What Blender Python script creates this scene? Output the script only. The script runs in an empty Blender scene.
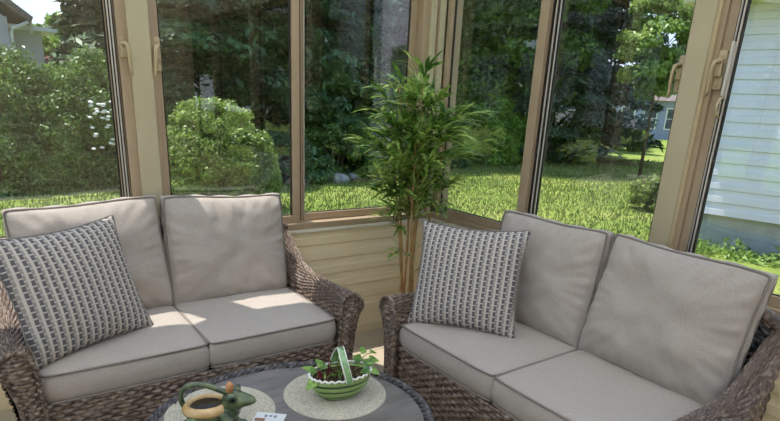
import bpy, bmesh, math, random
import numpy as np
from mathutils import Vector, Matrix, noise
PI = math.pi
R = math.radians
sc = bpy.context.scene
COL = sc.collection
random.seed(7)
rng = np.random.default_rng(11)

# ------------------------------------------------------------------ materials
def lin(c):
    return tuple((x/12.92 if x <= .04045 else ((x+.055)/1.055)**2.4) for x in c)
def rgb(r, g, b):
    return lin((r/255, g/255, b/255)) + (1,)

def mat(name, col=(.5,.5,.5,1), rough=.6, spec=.4, metal=0, col2=None, scale=8, detail=4, bump=0, bscale=None,
        coord='Object', stretch=None, coat=0, sheen=0):
    m = bpy.data.materials.new(name); m.use_nodes = True
    nt = m.node_tree; b = nt.nodes['Principled BSDF']
    b.inputs['Base Color'].default_value = col
    b.inputs['Roughness'].default_value = rough
    b.inputs['Specular IOR Level'].default_value = spec
    b.inputs['Metallic'].default_value = metal
    b.inputs['Coat Weight'].default_value = coat
    b.inputs['Sheen Weight'].default_value = sheen
    tc = nt.nodes.new('ShaderNodeTexCoord'); src = tc.outputs[coord]
    if stretch:
        mp = nt.nodes.new('ShaderNodeMapping'); mp.inputs['Scale'].default_value = stretch
        nt.links.new(src, mp.inputs[0]); src = mp.outputs[0]
    if col2:
        n = nt.nodes.new('ShaderNodeTexNoise'); n.inputs['Scale'].default_value = scale
        n.inputs['Detail'].default_value = detail; n.inputs['Roughness'].default_value = .6
        nt.links.new(src, n.inputs['Vector'])
        cr = nt.nodes.new('ShaderNodeValToRGB')
        cr.color_ramp.elements[0].position = .35; cr.color_ramp.elements[1].position = .65
        cr.color_ramp.elements[0].color = col; cr.color_ramp.elements[1].color = col2
        nt.links.new(n.outputs[0], cr.inputs[0]); nt.links.new(cr.outputs[0], b.inputs['Base Color'])
    if bump:
        n2 = nt.nodes.new('ShaderNodeTexNoise'); n2.inputs['Scale'].default_value = bscale or scale*4
        n2.inputs['Detail'].default_value = 5
        nt.links.new(src, n2.inputs['Vector'])
        bp = nt.nodes.new('ShaderNodeBump'); bp.inputs['Strength'].default_value = bump; bp.inputs['Distance'].default_value = .01
        nt.links.new(n2.outputs[0], bp.inputs['Height']); nt.links.new(bp.outputs[0], b.inputs['Normal'])
    return m

def leafmat(name, c1, c2, c3=None, scale=.8, fine=9, rough=.45, trans=.35, spec=.5):
    m = bpy.data.materials.new(name); m.use_nodes = True
    nt = m.node_tree; N = nt.nodes; L = nt.links; b = N['Principled BSDF']; out = N['Material Output']
    b.inputs['Roughness'].default_value = rough; b.inputs['Specular IOR Level'].default_value = spec
    tc = N.new('ShaderNodeTexCoord')
    n1 = N.new('ShaderNodeTexNoise'); n1.inputs['Scale'].default_value = scale; n1.inputs['Detail'].default_value = 2
    n2 = N.new('ShaderNodeTexNoise'); n2.inputs['Scale'].default_value = fine; n2.inputs['Detail'].default_value = 1
    L.new(tc.outputs['Object'], n1.inputs['Vector']); L.new(tc.outputs['Object'], n2.inputs['Vector'])
    ad = N.new('ShaderNodeMath'); ad.operation = 'ADD'; L.new(n1.outputs[0], ad.inputs[0]); L.new(n2.outputs[0], ad.inputs[1])
    mu = N.new('ShaderNodeMath'); mu.operation = 'MULTIPLY'; mu.inputs[1].default_value = .5; L.new(ad.outputs[0], mu.inputs[0])
    cr = N.new('ShaderNodeValToRGB'); e = cr.color_ramp.elements
    e[0].position = .38; e[0].color = c1; e[1].position = .6; e[1].color = c3 or c2
    if c3:
        k = e.new(.5); k.color = c2
    L.new(mu.outputs[0], cr.inputs[0]); L.new(cr.outputs[0], b.inputs['Base Color'])
    t = N.new('ShaderNodeBsdfTranslucent'); L.new(cr.outputs[0], t.inputs[0])
    mx = N.new('ShaderNodeMixShader'); mx.inputs[0].default_value = trans
    L.new(b.outputs[0], mx.inputs[1]); L.new(t.outputs[0], mx.inputs[2]); L.new(mx.outputs[0], out.inputs[0])
    return m

def glassmat(name, tint=(1,1,1,1), ior=1.5):
    m = bpy.data.materials.new(name); m.use_nodes = True
    nt = m.node_tree; N = nt.nodes; L = nt.links; N.remove(N['Principled BSDF'])
    out = N['Material Output']
    g = N.new('ShaderNodeBsdfGlossy'); g.inputs['Roughness'].default_value = .0
    t = N.new('ShaderNodeBsdfTransparent'); t.inputs[0].default_value = tint
    # Schlick reflectance, the same from either face of the thin pane
    ge = N.new('ShaderNodeNewGeometry'); dp = N.new('ShaderNodeVectorMath'); dp.operation = 'DOT_PRODUCT'
    L.new(ge.outputs['Normal'], dp.inputs[0]); L.new(ge.outputs['Incoming'], dp.inputs[1])
    def mth(op, a, v, rev=False):
        n = N.new('ShaderNodeMath'); n.operation = op; L.new(a, n.inputs[1 if rev else 0])
        if v is not None: n.inputs[0 if rev else 1].default_value = v
        return n.outputs[0]
    ab = mth('ABSOLUTE', dp.outputs['Value'], None); om = mth('SUBTRACT', ab, 1.0, True); p5 = mth('POWER', om, 5.0)
    f_ = mth('ADD', mth('MULTIPLY', p5, .925), .075)
    class f: outputs = [f_]
    mx = N.new('ShaderNodeMixShader'); L.new(f.outputs[0], mx.inputs[0]); L.new(t.outputs[0], mx.inputs[1]); L.new(g.outputs[0], mx.inputs[2])
    L.new(mx.outputs[0], out.inputs[0])
    return m

M = {}
M['fabric'] = mat('cushion_fabric', rgb(168,158,149), .9, .15, col2=rgb(180,170,161), scale=160, bump=.25, bscale=420, sheen=.15)
M['piping'] = mat('cushion_piping_shaded', rgb(138,129,122), .85, .15, bump=.3, bscale=300)  # set darker than the fabric; shade along the seams is in the colour
M['frame_tan'] = mat('sash_tan', rgb(170,148,122), .45, .35, col2=rgb(176,155,129), scale=6)
M['frame_cream'] = mat('post_cream', rgb(184,172,142), .42, .35, col2=rgb(189,177,148), scale=5)
M['frame_dark'] = mat('gasket_dark', rgb(48,42,40), .5, .3)
M['frame_metal'] = mat('track_metal', rgb(205,198,190), .35, .5, metal=.3)
M['latch'] = mat('latch_beige', rgb(188,170,136), .35, .45)
M['latch_screw'] = mat('latch_screw', rgb(225,215,195), .25, .6, metal=.6)
M['wallpanel'] = mat('interior_siding', rgb(232,214,176), .5, .3, col2=rgb(236,219,182), scale=4)
M['trimwhite'] = mat('trim_offwhite', rgb(226,220,204), .5, .3)
M['glass'] = glassmat('window_glass', (.985,.985,.985,1))
M['slate'] = mat('table_slate', rgb(100,95,93), .3, .5, col2=rgb(126,120,116), scale=5, detail=8, bump=.1, bscale=60, stretch=(1,5,1))
M['ceramic_cream'] = mat('ceramic_cream', rgb(214,186,138), .25, .5, col2=rgb(190,152,98), scale=25, coat=.5)
M['ceramic_green'] = mat('ceramic_green', rgb(40,62,46), .2, .5, col2=rgb(100,114,72), scale=30, coat=.6)
M['ceramic_brown'] = mat('ceramic_brown', rgb(176,120,80), .3, .5, col2=rgb(196,146,100), scale=40)
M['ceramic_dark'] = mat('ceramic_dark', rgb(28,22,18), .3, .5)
M['eye'] = mat('eye_black', rgb(8,8,8), .08, .6)
M['white_glaze'] = mat('white_glaze', rgb(232,230,222), .25, .5)
M['burgundy'] = mat('burgundy_leaf', rgb(96,28,44), .5, .3, col2=rgb(130,44,58), scale=30)
M['soil'] = mat('potting_soil', rgb(48,36,28), .95, .1, col2=rgb(92,74,54), scale=90, bump=1, bscale=120)
M['card'] = mat('card_paper', rgb(224,224,226), .5, .3, col2=rgb(214,216,222), scale=12)
M['cardink'] = mat('card_print', rgb(126,132,150), .6, .3)
M['cardbrown'] = mat('card_print_brown', rgb(150,116,92), .6, .3)
M['cane'] = mat('bamboo_cane', rgb(196,160,108), .5, .35, col2=rgb(166,126,78), scale=14)
M['bark'] = mat('bark', rgb(84,70,58), .95, .1, col2=rgb(120,106,92), scale=6, bump=1, bscale=20, stretch=(3,3,.6))
M['rock'] = mat('grey_rock', rgb(120,116,112), .9, .2, col2=rgb(176,172,164), scale=4, bump=.8)
M['mulch'] = mat('brown_mulch', rgb(74,54,42), .98, .1, col2=rgb(120,96,76), scale=20, bump=1, bscale=60)
M['siding_white'] = mat('siding_white', rgb(222,222,238), .5, .3, col2=rgb(227,227,242), scale=2)
M['siding_grey'] = mat('siding_grey', rgb(196,196,204), .55, .3, col2=rgb(202,202,210), scale=2)
M['siding_blue'] = mat('siding_blue', rgb(160,168,200), .55, .3)
M['concrete'] = mat('foundation', rgb(150,158,160), .9, .2, col2=rgb(166,172,172), scale=5, bump=.4)
M['roofing'] = mat('shingles', rgb(110,98,96), .95, .1, col2=rgb(140,128,124), scale=8, bump=.8, bscale=30)
M['roof_pale'] = mat('pale_roofing', rgb(176,170,172), .8, .2, col2=rgb(192,186,186), scale=6)
M['soffit'] = mat('soffit_olive', rgb(186,184,150), .6, .3)
M['winwhite'] = mat('outdoor_window_white', rgb(238,238,236), .4, .4)
M['darkpane'] = mat('dark_window_pane', rgb(52,60,66), .05, .8)
M['wickerleg'] = mat('leg_cap', rgb(52,44,40), .6, .3)
M['steel'] = mat('spout_grey', rgb(150,150,150), .4, .5)

M['lf_hedge'] = leafmat('leaf_hedge', rgb(62,88,42), rgb(98,128,60), rgb(144,172,90), scale=1.6, fine=14, trans=.35, rough=.38)
M['lf_round'] = leafmat('leaf_round_bush', rgb(84,108,44), rgb(118,144,60), rgb(154,178,84), scale=2, fine=14, trans=.35)
M['lf_conifer'] = leafmat('leaf_conifer', rgb(30,52,32), rgb(54,84,46), rgb(84,118,64), scale=.7, fine=6, trans=.12, rough=.55)
M['lf_spruce'] = leafmat('leaf_spruce', rgb(42,60,50), rgb(58,80,62), rgb(84,108,80), scale=.7, fine=6, trans=.12, rough=.55)
M['lf_mid'] = leafmat('leaf_broad', rgb(56,84,34), rgb(82,114,44), rgb(112,146,60), scale=.8, fine=6, trans=.35)
M['lf_light'] = leafmat('leaf_light', rgb(104,134,60), rgb(134,164,80), rgb(170,196,110), scale=1, fine=7, trans=.4)
M['lf_low'] = leafmat('leaf_low', rgb(78,112,40), rgb(106,144,52), rgb(140,176,66), scale=1.2, fine=8, trans=.35)
M['lf_bamboo'] = leafmat('leaf_bamboo', rgb(62,98,44), rgb(118,156,66), rgb(192,210,120), scale=5, fine=26, trans=.4, rough=.35)
M['lf_vine'] = leafmat('leaf_vine', rgb(70,116,44), rgb(116,160,66), rgb(156,190,96), scale=14, fine=60, trans=.3, rough=.3)
M['flower_glint'] = mat('white_blossom_glint', rgb(240,240,236), .6, .3)
M['grassblade'] = leafmat('grass_blade', rgb(96,114,58), rgb(122,138,74), rgb(162,166,104), scale=.6, fine=14, trans=.22, rough=.5, spec=.3)

# wicker: each strand its own shade, picked by the strand number stored in the UV map
def wickermat(name, c1, c2, c3):
    m = bpy.data.materials.new(name); m.use_nodes = True
    nt = m.node_tree; N = nt.nodes; L = nt.links; b = N['Principled BSDF']
    b.inputs['Roughness'].default_value = .42; b.inputs['Specular IOR Level'].default_value = .5
    uv = N.new('ShaderNodeUVMap')
    wn = N.new('ShaderNodeTexNoise'); wn.inputs['Scale'].default_value = 3; wn.inputs['Detail'].default_value = 3
    mp = N.new('ShaderNodeMapping'); mp.inputs['Scale'].default_value = (.45, 1.0, 1)
    L.new(uv.outputs[0], mp.inputs[0]); L.new(mp.outputs[0], wn.inputs['Vector'])
    cr = N.new('ShaderNodeValToRGB'); e = cr.color_ramp.elements
    e[0].position = .35; e[0].color = c1; e[1].position = .66; e[1].color = c3; k = e.new(.5); k.color = c2
    L.new(wn.outputs[0], cr.inputs[0]); L.new(cr.outputs[0], b.inputs['Base Color'])
    return m
M['wicker'] = wickermat('brown_wicker', rgb(74,60,52), rgb(108,90,78), rgb(156,138,122))
M['wicker_dark'] = wickermat('dark_wicker', rgb(40,37,40), rgb(66,62,64), rgb(112,106,106))

# striped woven throw pillow
def pillowmat():
    m = bpy.data.materials.new('striped_pillow'); m.use_nodes = True
    nt = m.node_tree; N = nt.nodes; L = nt.links; b = N['Principled BSDF']
    b.inputs['Roughness'].default_value = .95; b.inputs['Specular IOR Level'].default_value = .1
    uv = N.new('ShaderNodeUVMap'); sx = N.new('ShaderNodeSeparateXYZ'); L.new(uv.outputs[0], sx.inputs[0])
    def mth(op, a, bb=None, v=None):
        n = N.new('ShaderNodeMath'); n.operation = op; L.new(a, n.inputs[0])
        if bb is not None: L.new(bb, n.inputs[1])
        if v is not None: n.inputs[1].default_value = v
        return n.outputs[0]
    u = mth('MULTIPLY', sx.outputs[0], v=17.0); v = mth('MULTIPLY', sx.outputs[1], v=20.0)
    col = mth('FLOOR', u); fu = mth('FRACT', u)
    off = mth('MULTIPLY', col, v=.5); vv = mth('ADD', v, off); fv = mth('FRACT', vv)
    # dark dash: fu > .42 and fv < .72
    a = mth('GREATER_THAN', fu, v=.60); c = mth('LESS_THAN', fv, v=.80); dash = mth('MULTIPLY', a, c)
    a2 = mth('LESS_THAN', fu, v=.30); mid = mth('MULTIPLY', a2, mth('LESS_THAN', fv, v=.86))
    mx = N.new('ShaderNodeMix'); mx.data_type = 'RGBA'; L.new(dash, mx.inputs[0])
    mx.inputs[6].default_value = rgb(192,183,174); mx.inputs[7].default_value = rgb(100,97,100)
    mx2 = N.new('ShaderNodeMix'); mx2.data_type = 'RGBA'; L.new(mid, mx2.inputs[0])
    L.new(mx.outputs[2], mx2.inputs[6]); mx2.inputs[7].default_value = rgb(146,140,136)
    L.new(mx2.outputs[2], b.inputs['Base Color'])
    inv = mth('SUBTRACT', mth('MULTIPLY', fu, v=0.0), dash)
    bp = N.new('ShaderNodeBump'); bp.inputs['Strength'].default_value = .6; bp.inputs['Distance'].default_value = .006
    L.new(inv, bp.inputs['Height']); L.new(bp.outputs[0], b.inputs['Normal'])
    return m
M['pillow'] = pillowmat()

def bandmat(name, period, c1, c2, axis=2, duty=.5, soft=.1, rough=.3, coat=.5):
    m = bpy.data.materials.new(name); m.use_nodes = True
    nt = m.node_tree; N = nt.nodes; L = nt.links; b = N['Principled BSDF']
    b.inputs['Roughness'].default_value = rough; b.inputs['Coat Weight'].default_value = coat
    tc = N.new('ShaderNodeTexCoord'); sx = N.new('ShaderNodeSeparateXYZ'); L.new(tc.outputs['Object'], sx.inputs[0])
    n = N.new('ShaderNodeMath'); n.operation = 'MULTIPLY'; n.inputs[1].default_value = 1/period; L.new(sx.outputs[axis], n.inputs[0])
    f = N.new('ShaderNodeMath'); f.operation = 'FRACT'; L.new(n.outputs[0], f.inputs[0])
    cr = N.new('ShaderNodeValToRGB'); e = cr.color_ramp.elements
    e[0].position = duty-soft; e[0].color = c1; e[1].position = duty+soft; e[1].color = c2
    L.new(f.outputs[0], cr.inputs[0]); L.new(cr.outputs[0], b.inputs['Base Color'])
    return m
M['melon'] = bandmat('green_banded_glaze', .022, rgb(140,170,98), rgb(34,60,38), duty=.66, soft=.06)
M['mint'] = mat('mint_glaze', rgb(98,146,88), .28, .5, col2=rgb(150,186,132), scale=40, coat=.5)

def placematmat():
    m = bpy.data.materials.new('woven_placemat'); m.use_nodes = True
    nt = m.node_tree; N = nt.nodes; L = nt.links; b = N['Principled BSDF']
    b.inputs['Roughness'].default_value = .85; b.inputs['Specular IOR Level'].default_value = .2
    tc = N.new('ShaderNodeTexCoord'); n2 = N.new('ShaderNodeTexNoise'); n2.inputs['Scale'].default_value = 120
    L.new(tc.outputs['Object'], n2.inputs['Vector'])
    cr = N.new('ShaderNodeValToRGB'); e = cr.color_ramp.elements
    e[0].position = .3; e[0].color = rgb(172,165,150); e[1].position = .7; e[1].color = rgb(204,197,180)
    L.new(n2.outputs[0], cr.inputs[0]); L.new(cr.outputs[0], b.inputs['Base Color'])
    return m
M['placemat'] = placematmat()

def groundmat():
    m = bpy.data.materials.new('lawn_turf'); m.use_nodes = True
    nt = m.node_tree; N = nt.nodes; L = nt.links; b = N['Principled BSDF']
    b.inputs['Roughness'].default_value = .9; b.inputs['Specular IOR Level'].default_value = .1
    tc = N.new('ShaderNodeTexCoord')
    n1 = N.new('ShaderNodeTexNoise'); n1.inputs['Scale'].default_value = .45; n1.inputs['Detail'].default_value = 6; n1.inputs['Roughness'].default_value=.65
    n2 = N.new('ShaderNodeTexNoise'); n2.inputs['Scale'].default_value = 9; n2.inputs['Detail'].default_value = 6; n2.inputs['Roughness'].default_value=.75
    L.new(tc.outputs['Object'], n1.inputs['Vector']); L.new(tc.outputs['Object'], n2.inputs['Vector'])
    ad = N.new('ShaderNodeMath'); ad.operation='ADD'; L.new(n1.outputs[0], ad.inputs[0]); L.new(n2.outputs[0], ad.inputs[1])
    mu = N.new('ShaderNodeMath'); mu.operation='MULTIPLY'; mu.inputs[1].default_value=.5; L.new(ad.outputs[0], mu.inputs[0])
    cr = N.new('ShaderNodeValToRGB'); e = cr.color_ramp.elements
    e[0].position=.38; e[0].color=rgb(96,118,52); e[1].position=.64; e[1].color=rgb(158,162,94); k=e.new(.5); k.color=rgb(120,140,64)
    L.new(mu.outputs[0], cr.inputs[0]); L.new(cr.outputs[0], b.inputs['Base Color'])
    bp = N.new('ShaderNodeBump'); bp.inputs['Strength'].default_value=.8; bp.inputs['Distance'].default_value=.05
    n3 = N.new('ShaderNodeTexNoise'); n3.inputs['Scale'].default_value = 30; n3.inputs['Detail'].default_value=4
    L.new(tc.outputs['Object'], n3.inputs['Vector']); L.new(n3.outputs[0], bp.inputs['Height']); L.new(bp.outputs[0], b.inputs['Normal'])
    return m
M['lawn'] = groundmat()

def tilemat():
    m = bpy.data.materials.new('floor_tile'); m.use_nodes = True
    nt = m.node_tree; N = nt.nodes; L = nt.links; b = N['Principled BSDF']
    b.inputs['Roughness'].default_value = .4; b.inputs['Specular IOR Level'].default_value = .4
    tc = N.new('ShaderNodeTexCoord')
    br = N.new('ShaderNodeTexBrick'); br.inputs['Scale'].default_value = 1
    br.inputs['Brick Width'].default_value = .6; br.inputs['Row Height'].default_value = .3
    br.inputs['Mortar Size'].default_value = .004; br.inputs['Color1'].default_value = rgb(208,193,170)
    br.inputs['Color2'].default_value = rgb(196,181,158); br.inputs['Mortar'].default_value = rgb(146,136,124)
    L.new(tc.outputs['Object'], br.inputs['Vector'])
    n1 = N.new('ShaderNodeTexNoise'); n1.inputs['Scale'].default_value = 5; n1.inputs['Detail'].default_value = 7
    L.new(tc.outputs['Object'], n1.inputs['Vector'])
    mx = N.new('ShaderNodeMix'); mx.data_type='RGBA'; mx.blend_type='MULTIPLY'; mx.inputs[0].default_value=.25
    L.new(br.outputs[0], mx.inputs[6]); L.new(n1.outputs[0], mx.inputs[7]); L.new(mx.outputs[2], b.inputs['Base Color'])
    return m
M['tile'] = tilemat()

def roofmat():   # unseen roof, made translucent to fill the room with light
    m = bpy.data.materials.new('light_fill_roof'); m.use_nodes = True
    nt = m.node_tree; N = nt.nodes; L = nt.links; N.remove(N['Principled BSDF'])
    d = N.new('ShaderNodeBsdfDiffuse'); d.inputs[0].default_value = (.8,.8,.78,1)
    t = N.new('ShaderNodeBsdfTranslucent'); t.inputs[0].default_value = (.86,.88,.9,1)
    mx = N.new('ShaderNodeMixShader'); mx.inputs[0].default_value = .68
    L.new(d.outputs[0], mx.inputs[1]); L.new(t.outputs[0], mx.inputs[2]); L.new(mx.outputs[0], N['Material Output'].inputs[0])
    return m
M['fillroof'] = roofmat()

# ------------------------------------------------------------------ object helpers
def tag(o, label=None, cat=None, group=None, kind=None):
    if label: o['label'] = label
    if cat: o['category'] = cat
    if group: o['group'] = group
    if kind: o['kind'] = kind
    return o
def empty(name, loc=(0,0,0), rz=0, parent=None):
    o = bpy.data.objects.new(name, None); COL.objects.link(o)
    o.location = loc; o.rotation_euler = (0,0,rz); o.empty_display_size = .1
    if parent: o.parent = parent
    return o
def thing(name, label, cat, loc=(0,0,0), rz=0, group=None):
    return tag(empty(name, loc, rz), label, cat, group)
def link(name, me, m, parent=None, smooth=False, loc=None, rot=None):
    if m is not None and not me.materials: me.materials.append(m)
    if smooth:
        me.polygons.foreach_set('use_smooth', [True]*len(me.polygons))
    o = bpy.data.objects.new(name, me); COL.objects.link(o)
    if parent: o.parent = parent
    if loc is not None: o.location = loc
    if rot is not None: o.rotation_euler = rot
    return o
def copy_tree(o, parent=None):
    c = o.copy(); COL.objects.link(c)
    if parent: c.parent = parent
    for ch in list(o.children):
        copy_tree(ch, c)
    return c

class MB:
    """collects shapes of one part"""
    def __init__(s): s.bm = bmesh.new()
    def box(s, x0, x1, y0, y1, z0, z1, bev=0):
        r = bmesh.ops.create_cube(s.bm, size=1)
        vs = r['verts']
        for v in vs:
            v.co = Vector((x0+(v.co.x+.5)*(x1-x0), y0+(v.co.y+.5)*(y1-y0), z0+(v.co.z+.5)*(z1-z0)))
        if bev:
            es = list({e for v in vs for e in v.link_edges})
            bmesh.ops.bevel(s.bm, geom=es, offset=bev, segments=2, affect='EDGES', profile=.5)
        return s
    def tube(s, pts, r, n=8, closed=False, cap=True):
        pts = [Vector(p) for p in pts]; m = len(pts)
        rs = r if isinstance(r, (list, tuple)) else [r]*m
        rings = []; up = None
        for i in range(m):
            if closed: t = pts[(i+1) % m]-pts[i-1]
            else: t = pts[min(i+1, m-1)]-pts[max(i-1, 0)]
            t.normalize()
            if up is None:
                up = Vector((0,0,1)) if abs(t.z) < .9 else Vector((1,0,0))
            a = t.cross(up)
            if a.length < 1e-5: a = t.cross(Vector((0,1,0)))
            a.normalize(); b2 = a.cross(t).normalized(); up = b2
            rr = rs[i] if not isinstance(rs[i], (tuple, list)) else None
            ring = []
            for k in range(n):
                an = 2*PI*k/n
                if rr is None: p = pts[i]+a*math.cos(an)*rs[i][0]+b2*math.sin(an)*rs[i][1]
                else: p = pts[i]+(a*math.cos(an)+b2*math.sin(an))*rr
                ring.append(s.bm.verts.new(p))
            rings.append(ring)
        for i in range(m if closed else m-1):
            A, B = rings[i], rings[(i+1) % m]
            for k in range(n):
                s.bm.faces.new((A[k], A[(k+1)%n], B[(k+1)%n], B[k]))
        if cap and not closed:
            s.bm.faces.new(list(reversed(rings[0]))); s.bm.faces.new(rings[-1])
        return s
    def lathe(s, prof, n=32, sx=1, sy=1, c=(0,0,0), cap=False):
        rings = []
        for r, z in prof:
            rings.append([s.bm.verts.new((c[0]+r*sx*math.cos(2*PI*k/n), c[1]+r*sy*math.sin(2*PI*k/n), c[2]+z)) for k in range(n)])
        for A, B in zip(rings, rings[1:]):
            for k in range(n): s.bm.faces.new((A[k], A[(k+1)%n], B[(k+1)%n], B[k]))
        if cap:
            s.bm.faces.new(list(reversed(rings[0]))); s.bm.faces.new(rings[-1])
        return s
    def ball(s, c, r, n=16):
        q = bmesh.ops.create_uvsphere(s.bm, u_segments=n, v_segments=max(6, n*2//3), radius=1)
        r = r if isinstance(r, (tuple, list)) else (r, r, r)
        for v in q['verts']: v.co = Vector((c[0]+v.co.x*r[0], c[1]+v.co.y*r[1], c[2]+v.co.z*r[2]))
        return s
    def poly(s, pts):
        s.bm.faces.new([s.bm.verts.new(p) for p in pts]); return s
    def prism(s, pts, d):
        d = Vector(d); a = [s.bm.verts.new(p) for p in pts]; b = [s.bm.verts.new(Vector(p)+d) for p in pts]
        n = len(pts); s.bm.faces.new(a); s.bm.faces.new(list(reversed(b)))
        for i in range(n): s.bm.faces.new((a[i], b[i], b[(i+1)%n], a[(i+1)%n]))
        return s
    def xf(s, mtx):
        bmesh.ops.transform(s.bm, matrix=mtx, verts=s.bm.verts); return s
    def mesh(s, name):
        bmesh.ops.recalc_face_normals(s.bm, faces=s.bm.faces)
        me = bpy.data.meshes.new(name); s.bm.to_mesh(me); s.bm.free(); return me
    def build(s, name, m, parent=None, smooth=False, loc=None, rot=None):
        return link(name, s.mesh(name), m, parent, smooth, loc, rot)

def npmesh(name, verts, faces, uv=None, smooth=False):
    """verts n x 3, faces m x k (all same k)"""
    me = bpy.data.meshes.new(name); nf, k = faces.shape
    me.vertices.add(len(verts)); me.vertices.foreach_set('co', np.asarray(verts, np.float32).ravel())
    me.loops.add(nf*k); me.loops.foreach_set('vertex_index', faces.astype(np.int32).ravel())
    me.polygons.add(nf); me.polygons.foreach_set('loop_start', np.arange(0, nf*k, k, dtype=np.int32))
    me.polygons.foreach_set('loop_total', np.full(nf, k, dtype=np.int32))
    if smooth: me.polygons.foreach_set('use_smooth', np.ones(nf, bool))
    if uv is not None:
        l = me.uv_layers.new(name='UVMap'); l.data.foreach_set('uv', np.asarray(uv, np.float32)[faces.ravel()].ravel())
    me.update(calc_edges=True); me.validate(); return me

def grid_faces(nu, nv, off=0):
    i = np.arange(nu-1)[:, None]*nv + np.arange(nv-1)[None, :]
    i = i.ravel()+off
    return np.stack([i, i+nv, i+nv+1, i+1], 1)

def woven(name, S, ulen, vlen, m, parent, su=.032, sv=.0165, amp=.0072, flip=1, ku=6, kv=6, cull=None):
    """basket weave over S(u,v)->(n,m,3): stakes every su along u, strands every sv along v; real relief"""
    nU = max(2, int(round(ulen/su))); nV = max(2, int(round(vlen/sv)))
    u = np.linspace(0, nU, nU*ku+1); v = np.linspace(0, nV, nV*kv+1)
    U, V = np.meshgrid(u, v, indexing='ij')
    P = S(U/nU, V/nV)
    du = np.gradient(P, axis=0); dv = np.gradient(P, axis=1)
    Nn = np.cross(du, dv); Nn /= np.linalg.norm(Nn, axis=2, keepdims=True)+1e-12; Nn *= flip
    row = np.floor(np.clip(V, 0, nV-1e-6)); fv = V-row
    prof = np.sqrt(np.clip(1-(2*fv-1)**2, 0, 1))
    sgn = np.where(row % 2 == 0, 1, -1)
    w = np.sin(PI*U)*sgn
    d = amp*(prof*(1.1+.9*w)-.9)
    # every strand bobs a little on its own
    jit = (np.sin(row*12.9898+np.floor(U)*4.137)*43758.5453 % 1.0)
    d = d+amp*.35*(jit-.5)*prof
    P = P+Nn*d[..., None]
    verts = P.reshape(-1, 3); f = grid_faces(len(u), len(v))
    if flip < 0: f = f[:, ::-1]
    uv = np.stack([U+row*7.31, row*1.37], 2).reshape(-1, 2)
    me = npmesh(name, verts, f, uv, True)
    return link(name, me, m, parent)

def tube_np(pts, r, n, V, F, UV, sid=0, closed=False):
    """append a tube to python lists (for ropes of strands)"""
    mb = None
    pts = np.asarray(pts, float); m = len(pts)
    if closed: t = np.roll(pts, -1, 0)-np.roll(pts, 1, 0)
    else: t = np.gradient(pts, axis=0)
    t /= np.linalg.norm(t, axis=1, keepdims=True)+1e-12
    ref = np.array([0.3, .2, 1.]); a = np.cross(t, ref); a /= np.linalg.norm(a, axis=1, keepdims=True)+1e-9
    b = np.cross(a, t)
    an = 2*PI*np.arange(n)/n
    rr = np.broadcast_to(np.asarray(r, float), (m,))
    ring = pts[:, None, :]+rr[:, None, None]*(a[:, None, :]*np.cos(an)[None, :, None]+b[:, None, :]*np.sin(an)[None, :, None])
    off = sum(len(x) for x in V); V.append(ring.reshape(-1, 3))
    uv = np.zeros((m, n, 2)); uv[..., 0] = np.arange(m)[:, None]*.4+sid*3.7; uv[..., 1] = sid*1.9
    UV.append(uv.reshape(-1, 2))
    cnt = m if closed else m-1
    i = np.arange(cnt)[:, None]; k = np.arange(n)[None, :]
    i2 = (i+1) % m; k2 = (k+1) % n
    F.append(np.stack([i*n+k+0*k, i*n+k2, i2*n+k2, i2*n+k+0*k], 2).reshape(-1, 4)+off)

def rope(name, path, rad, m, parent, strands=3, pitch=.06, sr=None, closed=False, n=7, wraps=None):
    """twisted strands along a path"""
    path = np.asarray(path, float)
    if closed: path = np.vstack([path, path[:1]])
    seg = np.linalg.norm(np.diff(path, axis=0), axis=1); s = np.concatenate([[0], np.cumsum(seg)]); L = s[-1]
    N_ = max(12, int(L/.008)); q = np.linspace(0, L, N_+1)
    if closed: q = q[:-1]; pitch = L/max(1, round(L/pitch))
    P = np.stack([np.interp(q, s, path[:, k]) for k in range(3)], 1)
    t = (np.roll(P, -1, 0)-np.roll(P, 1, 0)) if closed else np.gradient(P, axis=0)
    t /= np.linalg.norm(t, axis=1, keepdims=True)+1e-12
    ref = np.array([.21, .17, 1.]); a = np.cross(t, ref); a /= np.linalg.norm(a, axis=1, keepdims=True)+1e-9; b = np.cross(a, t)
    V, F, UV = [], [], []
    for k in range(strands):
        ph = 2*PI*(q/pitch)+2*PI*k/strands
        tube_np(P+rad*.55*(a*np.cos(ph)[:, None]+b*np.sin(ph)[:, None]), sr or rad*.6, n, V, F, UV, k, closed)
    me = npmesh(name, np.vstack(V), np.vstack(F), np.vstack(UV), True)
    return link(name, me, m, parent)

# ------------------------------------------------------------------ camera
F_PX = 564.3; PY = 291.3
pitch, yaw, roll = R(18.54), R(36.0), R(2.87)
fw = Vector((math.sin(yaw)*math.cos(pitch), math.cos(yaw)*math.cos(pitch), -math.sin(pitch)))
rt = Vector((math.cos(yaw), -math.sin(yaw), 0)); up = rt.cross(fw)
rt2 = math.cos(roll)*rt+math.sin(roll)*up; up2 = -math.sin(roll)*rt+math.cos(roll)*up
cd = bpy.data.cameras.new('camera'); cam = bpy.data.objects.new('camera', cd); COL.objects.link(cam)
cam.matrix_world = Matrix(((rt2.x, up2.x, -fw.x, 0), (rt2.y, up2.y, -fw.y, 0), (rt2.z, up2.z, -fw.z, 1.5), (0,0,0,1)))
cd.sensor_fit = 'HORIZONTAL'; cd.sensor_width = 36; cd.lens = F_PX/780*36
cd.shift_x = 0; cd.shift_y = (PY-210.5)/780
cd.clip_start = .05; cd.clip_end = 400
sc.camera = cam

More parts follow.
